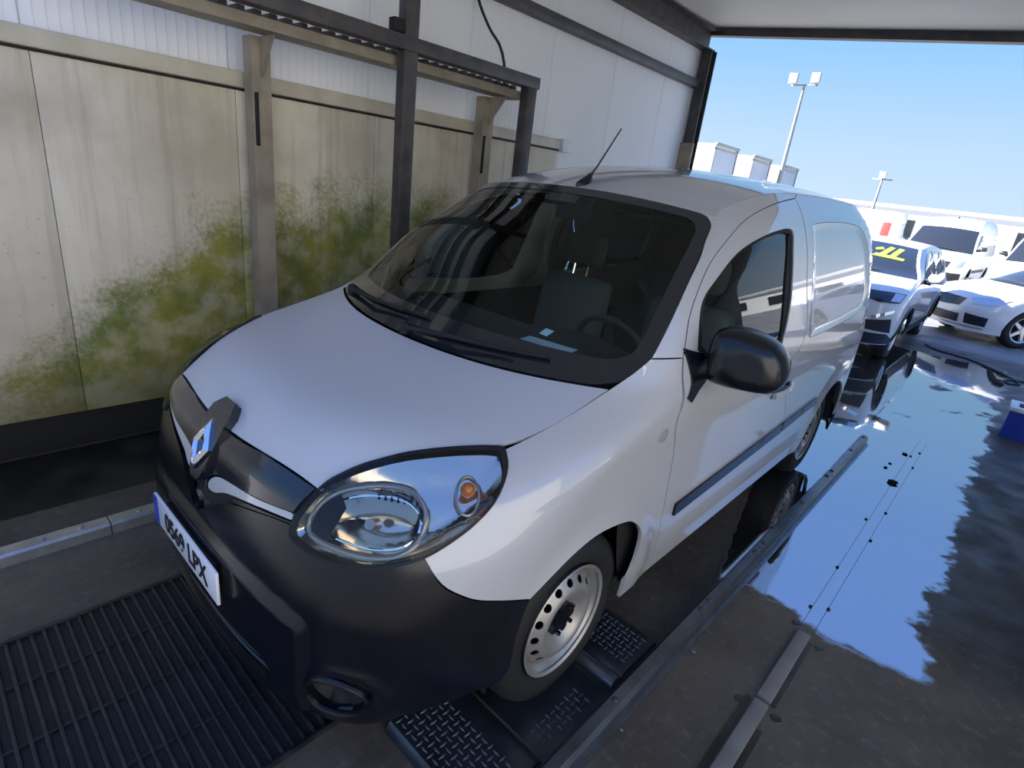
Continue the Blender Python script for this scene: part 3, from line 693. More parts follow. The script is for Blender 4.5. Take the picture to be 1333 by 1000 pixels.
# wheels
def wheel(x, y, sgn):
    r = .317; T_ = MB().lathe([(-.15, .20), (-.185, .235), (-.19, .27), (-.178, .302), (-.15, .315), (-.10, .3175), (-.05, .315), (-.018, .300), (-.004, .268), (-.008, .235), (-.026, .205), (-.06, .19), (-.14, .19)], 'x', n=64, close=True)
    W = thing_part('wheel', x, y, r, sgn)
    tyre = T_.build('tyre', 'rubber', W, 60)
    MB().lathe([(-.014, .196), (-.007, .206), (-.010, .209), (-.020, .205), (-.030, .192), (-.075, .185), (-.080, .178)], 'x', n=64).build('rim_flange', 'satin_silver', W, 50)
    dep = lambda rr: np.interp(rr, [0, .045, .062, .085, .105, .118, .130, .166, .178, .186], [-.046, -.046, -.042, -.026, -.008, -.003, -.006, -.030, -.045, -.070])
    holes = []
    for k in range(16):
        a = 6.28318 * k / 16; t = np.linspace(0, 6.28318, 10, endpoint=False); ca, sa = math.cos(a), math.sin(a)
        u = .151 + .0125 * np.cos(t); v = .0155 * np.sin(t); holes.append(np.stack([u * ca - v * sa, u * sa + v * ca], 1))
    S = lambda u, v: np.stack([dep(np.hypot(u, v)), u, v], 1)
    patch('wheel_disc', S, circle(0, 0, .186, 64), 'satin_silver', W, holes=holes, step=.010, thick=.004, smooth=60)
    st = np.array([(.052 + .012 * math.cos(5 * t)) * np.array([math.cos(t), math.sin(t)]) for t in np.linspace(0, 6.28318, 40, endpoint=False)])
    MB().prism(st, 'x', -.044, -.022).build('hub_cap', 'bumper', W)
    for k in range(5):
        a = 6.28318 * (k + .5) / 5; MB().lathe([(-.030, .0085), (-.014, .0085), (-.012, .004), (-.012, .0005)], 'x', (0, .054 * math.cos(a), .054 * math.sin(a)), 8).build('wheel_nut', 'bumper', W)
    MB().lathe([(-.06, .001), (-.06, .12), (-.075, .13), (-.075, .001)], 'x', n=32).build('brake_disc', 'black', W)
    return W
def thing_part(name, x, y, z, sgn):
    o = bpy.data.objects.new(name, None); COL.objects.link(o); o.parent = VAN; o.location = (x, y, z); o.scale = (1, 1, 1); o.empty_display_size = .1
    if sgn < 0: o.rotation_euler = (0, 0, math.pi)
    return o
for sgn in (1, -1):
    wheel(sgn * .862, .875, sgn); wheel(sgn * .866, 3.572, sgn)
# door mirrors
out_xz = spline([(.896, 1.24), (.903, 1.285), (.925, 1.307), (.975, 1.315), (1.04, 1.307), (1.095, 1.285), (1.13, 1.25), (1.143, 1.21), (1.143, 1.165), (1.128, 1.135), (1.09, 1.120), (1.00, 1.110), (.925, 1.112), (.902, 1.13), (.896, 1.18)], .02, True)
for sgn in (1, -1):
    cx, cz = 1.03, 1.215; rings = []
    for y, s_ in ((1.352, .25), (1.354, .50), (1.362, .72), (1.376, .86), (1.396, .95), (1.42, 1.), (1.46, 1.01), (1.495, .985), (1.505, .955), (1.498, .90)):
        rings.append([(sgn * (cx + (x - cx) * s_ - (.02 if y < 1.4 else 0) * (1 - s_)), y + .10 * (x - .9), cz + (z - cz) * s_) for x, z in out_xz])
    mr = MB().grid(rings).build('door_mirror', 'bumper', VAN, 50)
    fold = Matrix.Translation((-.90, 1.42, 0)) @ Matrix.Rotation(math.radians(-68), 4, 'Z') @ Matrix.Translation((.90, -1.42, 0))   # the far mirror is folded in
    if sgn < 0: mr.data.transform(fold)
    g = [(sgn * (cx + (x - cx) * .88), 1.4995 + .10 * (x - .9), cz + (z - cz) * .88) for x, z in out_xz]
    mg = mk('mirror_glass', g, [tuple(range(len(g)))[::-sgn]], 'chrome', mr)
    if sgn < 0: mg.data.transform(fold)
    MB().grid([[(sgn * x, 1.40 + .035 * math.cos(t) + .05 * (x - .83), zc + .045 * math.sin(t)) for t in np.linspace(0, 6.2832, 14, endpoint=False)] for x, zc in ((.84, 1.120), (.87, 1.135), (.90, 1.155), (.93, 1.17))]).build('mirror_arm', 'bumper', mr)
    tri = loop(poly(yz([(1.31, 1.225), (1.315, 1.06), (1.345, 1.04), (1.39, 1.075), (1.47, 1.12), (1.42, 1.20), (1.31, 1.225)]), .03))
    patch('mirror_base', KB, tri, 'bumper', mr, off=.008, thick=.012, step=.03, mirror=sgn < 0)
# small fittings
for mir in (False, True):
    tl = spline(yz([(1.135, .950), (1.14, .975), (1.175, .985), (1.195, .975), (1.19, .95), (1.165, .942)]), .01, True)
    patch('side_repeater', KB, tl, 'lens', VAN, off=.006, thick=.008, step=.02, mirror=mir)
ant_b = Vector((0.03, 1.72, 1.705))
an = MB().grid([[(ant_b.x + w * math.cos(t), ant_b.y + l * math.sin(t) + dy, ant_b.z + h) for t in np.linspace(0, 6.2832, 14, endpoint=False)] for w, l, dy, h in ((.026, .055, 0, -.012), (.025, .05, 0, .008), (.019, .036, .012, .024), (.012, .020, .03, .04), (.008, .012, .045, .055))]).build('aerial', 'bumper', VAN)
MB().tube([ant_b + Vector((0, .045, .05)), ant_b + Vector((.006, .075, .09)), ant_b + Vector((.022, .19, .26))], [.006, .0042, .003], 8).build('aerial_rod', 'bumper', an)
# wipers resting at the foot of the windscreen
def wsp(u, v, off=0.):
    P = np.array([[u, v]]); return ws_S(P[:, 0], P[:, 1])[0] + fnormal(ws_S, P)[0] * off
for u0, u1, v0, v1 in ((.48, .78, .012, .065), (.12, .44, .03, .085)):
    MB().tube([wsp(u0, v0, .02), wsp(u0 + (u1 - u0) * .5, (v0 + v1) / 2, .035), wsp(u1 * .96 + u0 * .04, v1, .024)], [.011, .009, .006], 8).build('wiper_arm', 'rubber', VAN)
    ub = [(u0 + (u1 - u0) * t * 1.2 - (.0), v0 + .03 + (v1 - v0 + .0) * (t * .9) ** 1.0) for t in np.linspace(.0, 1, 9)]
    MB().tube([wsp(u, v, .010) for u, v in ub], .007, 6).build('wiper_blade', 'rubber', VAN)
    MB().lathe([(-.01, .02), (.03, .018), (.036, .001)], 'z', tuple(wsp(u0, v0, .004)), 12).build('wiper_spindle', 'rubber', VAN)
# cabin
dash = []
for x in np.linspace(-.70, .70, 15):
    b_ = .03 * math.exp(-((x - .37) / .2) ** 2); f = .12 * (x / .75) ** 2
    dash.append([(x, 1.02 + f, 1.04), (x, 1.10 + f, 1.075), (x, 1.30, 1.085 + b_), (x, 1.48, 1.075 + b_ * 1.6), (x, 1.55, 1.03 + b_), (x, 1.56, .90), (x, 1.50, .70), (x, 1.1, .60)])
MB().grid(dash).build('dashboard', 'interior', VAN, 45)
sw = Matrix.Translation((.37, 1.66, 1.02)) @ Matrix.Rotation(math.radians(-62), 4, 'X')
ring = [sw @ Vector((.185 * math.cos(t), .185 * math.sin(t), 0)) for t in np.linspace(0, 6.2832, 36, endpoint=False)]
swo = MB().tube(ring + ring[:2], .015, 8, cap=False).build('steering_wheel', 'interior', VAN)
for a in (0., math.pi, -math.pi / 2): MB().tube([sw @ Vector((0, 0, -.02)), sw @ Vector((.18 * math.cos(a), .18 * math.sin(a), 0))], .018, 8).build('wheel_spoke', 'interior', swo)
MB().tube([sw @ Vector((0, 0, -.02)), sw @ Vector((0, 0, -.30))], [.06, .04], 12).build('steering_column', 'interior', swo)
def soft(lo, hi, bev): return MB().box(lo, hi, bev)
for sx in (-.38, .38):
    seat = soft((sx - .25, 1.75, .45), (sx + .25, 2.25, .62), .05).build('seat', 'seat_cloth', VAN, 60)
    b_ = soft((sx - .24, -.07, 0), (sx + .24, .07, .62), .055).build('seat_back', 'seat_cloth', seat, 60); b_.location = (0, 2.27, .58); b_.rotation_euler = (math.radians(-10), 0, 0)
    h = soft((sx - .14, -.055, 0), (sx + .14, .055, .19), .05).build('headrest', 'seat_cloth', seat, 60); h.location = (0, 2.385, 1.25); h.rotation_euler = (math.radians(-8), 0, 0)
    for dx in (-.05, .05): MB().tube([(sx + dx, 2.36, 1.15), (sx + dx, 2.38, 1.28)], .008, 6).build('headrest_post', 'chrome', seat)
MB().prism([(-.84, .30), (.84, .30), (.84, 1.1), (.74, 1.5), (.58, 1.72), (-.05, 1.72), (-.05, 1.0), (-.84, 1.0)], 'y', 2.62, 2.66).build('bulkhead', 'interior', VAN)
MB().box((-.82, 1.0, .26), (.82, 2.62, .30)).build('cabin_floor', 'interior', VAN)
hd_S = lambda u, v: roof_S(u, v) - np.array([0, 0, .03]); full('headlining', hd_S, 'seat_cloth', VAN, 24, 12, off=0, thick=0)
MB().box((-.10, 1.70, 1.55), (.10, 1.715, 1.61), .008).build('rear_view_mirror', 'interior', VAN)
for sx in (-.34, .34): MB().box((sx - .18, 1.80, 1.600), (sx + .18, 1.95, 1.615), .006).build('sun_visor', 'seat_cloth', VAN)
st_ = loop(poly(np.array([(.765, .205), (.785, .20), (.792, .228), (.772, .232), (.765, .205)]), .02)); patch('windscreen_sticker', ws_S, st_, 'paper', wsc, off=-.006, thick=0, step=.02)
# paper on the dashboard and stickers inside the glass
pp = MB().box((-.11, -.035, 0), (.11, .035, .0015)).build('paper_slip', 'paper', None); pp.location = (.36, 1.20, 1.115); pp.rotation_euler = (0, 0, math.radians(8)); tag(pp, 'white paper slip lying on the van dashboard behind the windscreen', 'paper')

# ================================================================== the wash bay
XW, XU, XR, Y0, Y1 = -2.05, -2.15, 2.35, -2.2, 6.75        # cladding, upper wall, right wall, front and far end
def ceil_z(x): return 3.66 - .076 * (x + 2.05)
# floor with the sunken gutter along the left wall
B_ = 90.; fx = [-B_, XW - .12, -1.36, B_]; fy = [-B_, Y0, Y1, B_]
V = []; Fc = []
def quad(a, b_, c, d): n_ = len(V); V.extend([a, b_, c, d]); Fc.append((n_, n_ + 1, n_ + 2, n_ + 3))
for i in range(3):
    for j in range(3):
        if i == 1 and j == 1: continue
        quad((fx[i], fy[j], 0), (fx[i + 1], fy[j], 0), (fx[i + 1], fy[j + 1], 0), (fx[i], fy[j + 1], 0))
floor = struct(mk('floor', V, Fc, 'floor_concrete', None, 0))
g0, g1, gd = XW - .12, -1.36, -.10
gut = MB(); gut.grid([[(g1, y, 0), (g1 - .01, y, gd), (g0, y, gd), (g0, y, 0)] for y in (Y0, Y1)], closed=False, cap=False)
gut.bm.faces.new([gut.bm.verts.new(p) for p in ((g1, Y0, 0), (g0, Y0, 0), (g0, Y0, gd), (g1 - .01, Y0, gd))]); gut.bm.faces.new([gut.bm.verts.new(p) for p in ((g1, Y1, 0), (g0, Y1, 0), (g0, Y1, gd), (g1 - .01, Y1, gd))])
gut.build('gutter', 'gutter', floor, 0)
# left wall: the backing is the wall, the panels are its pieces
wl = struct(MB().box((XU - .06, Y0, gd), (XU - .012, Y1, 3.62)).build('wall_left', 'steel_dark', None, 0))
joints = [-.92, .13, 1.06, 2.0, 2.92, 3.92, 4.92, 5.92]
def ribbed(w, h):
    m_ = MB(); n_ = max(4, int(w / .05)); row = []
    xs2 = []
    for k in range(n_):
        y = .004 + (w - .008) * k / n_; d = (w - .008) / n_; xs2 += [(0, y), (0, y + d * .62), (.0016, y + d * .72), (.0016, y + d * .92)]
    xs2.append((0, w - .004)); m_.grid([[(x, y, z) for x, y in xs2] for z in (0, h)], closed=False, cap=False)
    m_.grid([[(0, .004, z), (-.012, .0, z)] for z in (0, h)], closed=False, cap=False); m_.grid([[(0, w - .004, z), (-.012, w, z)] for z in (0, h)], closed=False, cap=False)
    return m_
ys_ = [Y0] + joints + [Y1]
for a, c in zip(ys_[:-1], ys_[1:]):
    o = ribbed(c - a, 1.62).build('ribbed_wall_panel', 'panel_white', wl, 20); o.location = (XU, a, 2.0)
    if c > 3.95: o = ribbed(c - a, 1.9).build('ribbed_wall_panel', 'panel_white', wl, 20); o.location = (XU, a, .10)
dj = [Y0, -.92, .13, 1.05, 2.0, 2.92, 4.05]
clad = thing('wall_cladding', 'algae-stained cream lower cladding with a top rail along the left wall', 'cladding', (0, 0, 0))
for a, c in zip(dj[:-1], dj[1:]):
    MB().box((XW - .07, a + .0015, .17), (XW, c - .0015, 2.0), .002).build('cladding_panel', 'cladding_dirty', clad)
MB().box((XW - .07, Y0, -.06), (XW - .05, 4.05, .168)).build('cladding_kickboard', 'black', clad)
mat('rail_cream', (.62, .57, .45), .5, noise=(5, .6, (.42, .37, .27)))
cr_ = MB().box((XW - .085, Y0, 2.0), (XW + .03, 4.06, 2.085), .008).build('cap_rail', 'rail_cream', clad)
MB().box((XW - .09, 4.06, 1.985), (XW + .045, 4.20, 2.10), .006).build('rail_end_sunlit', 'white_plastic', clad)  # white colour paints the sunlight on the rail's far end
MB().box((XW + .001, Y0, 1.985), (XW + .006, 4.05, 1.998)).build('rail_shadow_strip', 'black', clad)  # black strip paints the shade under the cap rail
# ceiling, far edge beam, wall beams and end post
YC = .0                                                     # the roof covers the bay from here to its far end
Vc = [(XU - .1, YC, ceil_z(XU - .1)), (XR + .1, YC, ceil_z(XR + .1)), (XR + .1, Y1, ceil_z(XR + .1)), (XU - .1, Y1, ceil_z(XU - .1))]
Vc += [(x, y, z + .08) for x, y, z in Vc]
ce = struct(mk('ceiling', Vc, [(0, 1, 2, 3), (7, 6, 5, 4), (0, 4, 5, 1), (1, 5, 6, 2), (2, 6, 7, 3), (3, 7, 4, 0)], 'ceiling_white', None, 0))
eb = [(x, Y1 + dy, ceil_z(x) + dz) for x in (XU - .1, XR + .1) for dy, dz in ((-.02, -.085), (.08, -.085), (.08, .10), (-.02, .10))]
struct(mk('trim_1', eb, [(0, 1, 2, 3), (7, 6, 5, 4), (0, 4, 5, 1), (1, 5, 6, 2), (2, 6, 7, 3), (3, 7, 4, 0)], 'steel_dark', None, 0))
def ibeam_y(name, x0, x1, z0, z1, y0, y1, m_, label):
    o = MB().box((x0, y0, z0), (x1, y1, z0 + .018)).build(name, m_, None, 0); tag(o, label, 'beam') if False else None
    return o
tb = thing('eaves_beam', 'brown steel beam along the top of the left wall under the ceiling', 'beam', (XU, Y0, 3.40))
for nm, lo, hi in (('beam_flange', (0, 0, 0), (.13, Y1 - Y0, .016)), ('beam_web', (.02, 0, .016), (.035, Y1 - Y0, .215)), ('beam_flange', (0, 0, .215), (.13, Y1 - Y0, .231))):
    MB().box(lo, hi).build(nm, 'steel_dark', tb, 0)
gi = MB().box((XU, Y0, 2.985), (XU + .09, Y1 - .12, 3.07), .006).build('wall_girt', 'steel_dark'); tag(gi, 'grey horizontal steel girt crossing the upper white wall panels', 'girt')
po = thing('end_post', 'dark steel post standing at the far end of the left wall', 'post', (-2.06, Y1 - .06, 0))
MB().box((-.065, -.07, 0), (.065, -.055, 3.40)).build('post_flange', 'steel_dark', po, 0); MB().box((-.008, -.055, 0), (.008, .055, 3.40)).build('post_web', 'steel_dark', po, 0)
MB().box((-.065, .055, 0), (.065, .07, 3.40)).build('post_flange', 'steel_dark', po, 0); MB().box((-.09, -.10, .0), (.09, -.072, 2.36), .003).build('post_cover', 'steel_brown', po, 0)
# right wall, out of the photograph but mirrored in the van's side
mat('wall_grey', (.60, .59, .55), .6, noise=(1.5, .5, (.50, .48, .43)))
wr = struct(MB().box((XR, 2.2, 0), (XR + .08, 5.6, 3.3)).build('wall_right', 'wall_grey', None, 0))
MB().box((XR - .07, 2.2, 2.0), (XR - .001, 5.6, 2.09), .006).build('wall_rail', 'steel_dark', wr, 0)
nb = thing('bounce_building', 'pale building added out of view to bounce daylight onto the left wall and van', 'building', (6.2, -7.5, 0))  # added out of view: its sunlit side bounces daylight into the bay
mat('bounce_cream', (.32, .31, .29), .7, noise=(1.2, .3, (.27, .26, .24)), bump=(12, .2))
MB().box((0, 0, 0), (4, 10.5, 4.6)).build('wall', 'bounce_cream', nb, 0); MB().box((-.15, -.15, 4.6), (4.1, 10.6, 4.75), .02).build('coping', 'truck_door', nb, 0)
# gantry in front of the left wall with its corrugated tray
ga = thing('steel_gantry', 'dark grey steel gantry frame with two posts in front of the stained wall', 'gantry', (-1.60, 0, 0))
for y in (1.918, 3.055):
    top = 3.45 if y < 2 else 2.41
    MB().box((-.04, y - .050, 0), (.04, y + .050, top), .004).build('gantry_post', 'steel_dark', ga)
    MB().box((-.10, y - .11, 0), (.10, y + .11, .012), .003).build('base_plate', 'steel_dark', ga)
MB().box((-.05, .2, 2.345), (.05, 3.12, 2.425), .004).build('gantry_beam', 'steel_dark', ga)
MB().box((-.012, 1.78, 2.43), (.05, 1.85, 2.50), .004).build('gantry_bracket', 'black', ga)
tr = thing('cable_tray', 'brown channel tray with corrugated lining carried below the gantry beam', 'tray', (-1.775, 0, 2.27))
ch_ = [(-.09, 0), (.09, 0), (.09, .055), (.082, .055), (.082, .008), (-.082, .008), (-.082, .055), (-.09, .055)]
MB().prism(ch_, 'y', .2, 3.10).build('tray_channel', 'steel_brown', tr, 0)
k = 0; y = .25
while y < 3.05:
    MB().box((-.080, y, .009), (.080, y + .045, .085), .006).build('tray_corrugation', 'steel_dark', tr); y += .085
for y, x0 in ((1.13, -1.93), (2.93, -1.93)):
    w_ = thing('wall_post', 'brown steel post carrying the cable tray, ' + ('beside the greenest cladding panel' if y < 2 else 'behind the van windscreen near the gantry end'), 'post', (x0, y, 0))
    MB().prism([(-.05, -.055), (.05, -.055), (.05, .055), (-.05, .055), (-.05, .047), (.042, .047), (.042, -.047), (-.05, -.047)], 'z', 0, 2.262).build('post_channel', 'steel_brown', w_, 0)
    MB().box((-.095, -.10, 0), (.095, .10, .012), .003).build('base_plate', 'steel_dark', w_)
    MB().prism([(.05, 2.06), (.22, 2.262), (.05, 2.262)], 'y', -.006, .006).build('gusset', 'steel_brown', w_, 0)
    MB().box((.051, -.045, 1.70), (.063, -.025, 1.98), .002).build('hanging_hook', 'black', w_)
cb = MB().tube(spline([(-2.10, 2.86, 3.40), (-2.09, 2.88, 3.0), (-1.95, 2.90, 2.75), (-1.83, 2.92, 2.62), (-1.79, 2.95, 2.50), (-1.78, 2.96, 2.37)], .06), .011, 8).build('hanging_cable', 'cable'); tag(cb, 'black cable hanging from the eaves beam down to the cable tray', 'cable')
# ------------------------------------------------------------------ rails, grating and tread plates on the floor
gr1 = thing('guide_rail', 'dark steel wheel guide rail bolted to the floor beside the van', 'rail', (1.055, 0, 0))
prof = [(-.045, 0), (.045, 0), (.045, .008), (.030, .010), (.030, .055), (.018, .075), (-.018, .075), (-.030, .055), (-.030, .010), (-.045, .008)]
for a, c in ((.15, 2.30), (2.304, 3.60), (3.604, 4.66)):
    sg_ = MB().prism(prof, 'y', a, c).build('rail_section', 'rail_steel', gr1, 25)
for y in (.95, 1.62, 1.70, 2.24, 2.36, 3.0, 3.54, 3.66, 4.2, 4.6): MB().lathe([(.07, .013), (.078, .013), (.082, .008), (.082, .0005)], 'z', (0, y, 0), 10).build('rail_bolt', 'steel_dark', gr1)
gr2 = thing('galvanised_rail', 'pale galvanised wheel guide rail on the floor below the stained wall', 'rail', (-1.03, 0, 0))
for a, c in ((-2.2, -.02), (-.015, 2.4), (2.405, 4.66)): MB().prism([(-.035, 0), (.04, 0), (.04, .045), (.030, .055), (-.030, .055), (-.035, .045)], 'y', a, c).build('rail_section', 'galvanised', gr2, 25)
for y in (-.25, -.12, .1, .5): MB().lathe([(.05, .012), (.060, .012), (.063, .006), (.063, .0005)], 'z', (.0, y, 0), 10).build('rail_bolt', 'galvanised', gr2)
fr = thing('floor_rail', 'flat concrete-coloured floor rail running into the puddle', 'rail', (1.405, 0, 0))
for a, c in ((.3, 1.42), (1.44, 1.93)): MB().box((-.026, a, -.01), (.026, c, .016), .004).build('rail_section', 'concrete_old', fr)
for x in (-.030, .026): MB().box((x, 1.95, -.01), (x + .0022, 5.2, .0008)).build('rail_slot', 'gutter', fr, 0)
for a, c, x in ((.3, 1.42, -.050), (.3, 1.30, .034), (1.44, 1.90, .030)): MB().box((x - .006, a, -.01), (x + .014, c, .003)).build('rail_slot', 'gutter', fr, 0)
for x, y in ((-.062, 1.38), (.062, 1.40), (.072, 1.90), (-.045, 1.98)):
    MB().lathe([(.0, .022), (.003, .020), (.004, .012), (.004, .001)], 'z', (x, y, 0), 9).build('drain_hole_disc', 'gutter', fr)  # dark discs paint the shade of drain holes beside the rail
for k, (x, y) in enumerate(((-.035, 2.15), (.03, 2.2), (-.03, 2.6), (.035, 3.05), (-.04, 3.3), (.03, 3.5), (-.03, 4.0), (.03, 4.5), (-.02, 4.75), (.02, 4.9))): MB().lathe([(0, .008), (.007, .007), (.008, .0005)], 'z', (x, y, 0), 8).build('rail_stud', 'black', fr)
ggt = thing('floor_grating', 'black slatted floor grating in front of the van bumper', 'grating', (0, 0, 0))
gx0, gx1, gy0, gy1 = -.53, .47, -.95, .50
y = gy0 + .03
while y < gy1 - .02:
    MB().box((gx0 + .012, y, -.02), (gx1 - .012, y + .012, .012), .003).build('grating_bar', 'grate_black', ggt); y += .034
for lo, hi in (((gx0, gy0, -.02), (gx0 + .012, gy1, .016)), ((gx1 - .012, gy0, -.02), (gx1, gy1, .016)), ((gx0, gy0 - .012, -.02), (gx1, gy0, .016)), ((gx0, gy1, -.02), (gx1, gy1 + .012, .016))): MB().box(lo, hi, .002).build('grating_frame', 'grate_black', ggt)
MB().box((gx0 + .012, gy0, -.02), (gx1 - .012, gy1, .0015)).build('grating_shade_sheet', 'black', ggt, 0)  # black sheet on the floor paints the shade below the bars
for x in (-.3, -.05, .2): MB().box((x, gy0, -.01), (x + .006, gy1, .011)).build('cross_bar', 'grate_black', ggt, 0)
def treads(name, x0, x1, y0, y1, zf, parent):
    m_ = MB(); j = 0; y = y0 + .02
    while y < y1 - .015:
        x = x0 + .02; i = 0
        while x < x1 - .015:
            hx, hy = (.015, .0045) if (i + j) % 2 else (.0045, .015)
            z = zf(x, y); b_ = [m_.bm.verts.new(p) for p in ((x - hx, y, z), (x, y - hy, z), (x + hx, y, z), (x, y + hy, z))]
            t_ = [m_.bm.verts.new((x + (v.co.x - x) * .55, y + (v.co.y - y) * .55, z + .004)) for v in b_]
            for q in range(4): m_.bm.faces.new((b_[q], b_[(q + 1) % 4], t_[(q + 1) % 4], t_[q]))
            m_.bm.faces.new(t_); x += .026; i += 1
        y += .026; j += 1
    o = m_.build(name, 'tread_bar', parent, 30); o['kind'] = 'stuff'; return o
rb_ = thing('roller_bed', 'dark tread-plate roller bed under the van front wheel', 'roller bed', (0, 0, 0))
def ramp(name, x0, x1, ys, zs):
    V = []; Fc = []; n_ = len(ys)
    for x in (x0, x1):
        V += [(x, y, z) for y, z in zip(ys, zs)]; V += [(x, y, z - .006) for y, z in zip(ys, zs)]
    for i in range(n_ - 1):
        Fc += [(i, i + 1, 2 * n_ + i + 1, 2 * n_ + i), (n_ + i, 3 * n_ + i, 3 * n_ + i + 1, n_ + i + 1), (i, n_ + i, n_ + i + 1, i + 1), (2 * n_ + i, 2 * n_ + i + 1, 3 * n_ + i + 1, 3 * n_ + i)]
    Fc += [(0, 2 * n_, 3 * n_, n_), (n_ - 1, 2 * n_ - 1, 4 * n_ - 1, 3 * n_ - 1)]
    return mk(name, V, Fc, 'tread_steel', rb_, 40)
ramp('tread_plate', .59, 1.00, [.34, .36, .52, .58, .61, .63, .64], [.006, .030, .034, .036, .030, .016, .007])
treads('tread_pattern', .59, .99, .36, .56, lambda x, y: .030 + (y - .36) * .026, rb_)
ramp('tread_plate', .59, 1.00, [.655, .68, .90, 1.02], [.0015, .0015, .0015, .0015])
treads('tread_pattern', .89, .99, .68, .96, lambda x, y: .0015, rb_)
ramp('tread_plate', .59, 1.00, [1.08, 1.085, 1.10, 1.12, 1.16, 1.34, 1.36], [.007, .018, .034, .040, .038, .034, .006])
treads('tread_pattern', .66, .99, 1.13, 1.34, lambda x, y: .039 - (y - 1.1) * .018, rb_)
MB().lathe([(0, .0005), (0, .028), (.41, .028), (.41, .0005)], 'x', (.59, 1.05, .024), 20).build('roller', 'rail_steel', rb_)
for k, (x, y, r) in enumerate(((1.378, 4.05, .028), (1.345, 4.75, .016), (1.30, 4.42, .010), (1.29, 4.3, .012), (1.12, 1.45, .008), (1.09, .98, .007), (1.11, .93, .006), (1.72, 1.35, .006))):
    b_ = bmesh.new(); bmesh.ops.create_icosphere(b_, subdivisions=2, radius=r)
    for v in b_.verts: v.co = Vector((v.co.x * 1.25, v.co.y * .9, v.co.z * .5)) * (1 + .25 * random.uniform(-1, 1))
    me = bpy.data.meshes.new('grit_stone'); b_.to_mesh(me); b_.free()
    o = link('grit_stone', me, 'black' if r > .009 else 'concrete_old', None, 60); o.location = (x, y, r * .38)
    tag(o, ['black pebble, the largest one lying in the puddle', 'small dark pebble in the puddle behind the largest one', 'tiny dark crumb in the puddle'][min(k, 2)] if k < 4 else 'tiny pale stone crumb on the bare concrete beside the rails', 'stone', 'dark crumbs in the puddle' if 2 <= k < 4 else ('pale stone crumbs by the guide rail' if k >= 4 else None))
hs_ = MB().tube(spline([(.75, 10.3, .012), (.95, 10.0, .012), (1.34, 9.85, .012), (1.65, 9.5, .012), (1.86, 9.15, .012), (1.95, 8.85, .012), (1.84, 8.75, .012), (1.80, 8.95, .012), (1.98, 9.1, .012), (2.3, 9.0, .012), (2.8, 9.2, .012)], .1), .012, 8).build('hose', 'cable'); tag(hs_, 'dark hose curling over the wet ground in front of the white cars', 'hose')
bx_ = thing('plastic_tub', 'blue plastic tub with white lid at the bay exit', 'tub', (1.87, 6.30, 0))
MB().grid([[(sx * w, sy * d, z) for sx, sy in ((0, -1), (1, -1), (1, 1), (0, 1))] for w, d, z in ((.26, .14, 0), (.28, .155, .26))]).build('tub_body', 'blue_plastic', bx_, 0)
MB().box((-.012, -.168, .26), (.292, .168, .30), .008).build('tub_lid', 'white_plastic', bx_); MB().box((.05, -.10, .300), (.17, .04, .306), .002).build('lid_hole_patch', 'black', bx_)  # black patch paints the dark hole in the lid

# ================================================================== vehicles outside
mat('tinted', (.020, .024, .030), .04, coat=.8)
def car_wheel(parent, x, y, r, sgn, w=.21):
    o = bpy.data.objects.new('wheel', None); COL.objects.link(o); o.parent = parent; o.location = (x, y, r); o.empty_display_size = .1
    if sgn < 0: o.rotation_euler = (0, 0, math.pi)
    MB().lathe([(-w, r * .62), (-w * .95, r * .9), (-w * .8, r * .99), (-w * .2, r * .99), (-.01, r * .9), (-.005, r * .72), (-.03, r * .64), (-w * .6, r * .62)], 'x', n=36, close=True).build('tyre', 'rubber', o, 50)
    MB().lathe([(-.02, r * .60), (-.01, r * .67), (-.04, r * .60), (-.10, r * .58)], 'x', n=36).build('rim', 'alloy', o, 50)
    MB().lathe([(-.09, r * .62), (-.09, .001)], 'x', n=24).build('brake_shield', 'black', o)
    for k in range(5):
        a = 6.2832 * k / 5; c, s_ = math.cos(a), math.sin(a); f = lambda h, u, v: (h, u * c - v * s_, u * s_ + v * c)
        MB().grid([[f(-.055, .03, -.035), f(-.02, .03, -.03), f(-.02, .03, .03), f(-.055, .03, .035)], [f(-.06, r * .62, -.03), f(-.03, r * .62, -.022), f(-.03, r * .62, .022), f(-.06, r * .62, .03)]]).build('spoke', 'alloy', o)
    MB().lathe([(-.05, .055), (-.012, .045), (-.010, .001)], 'x', n=16).build('hub', 'alloy', o)
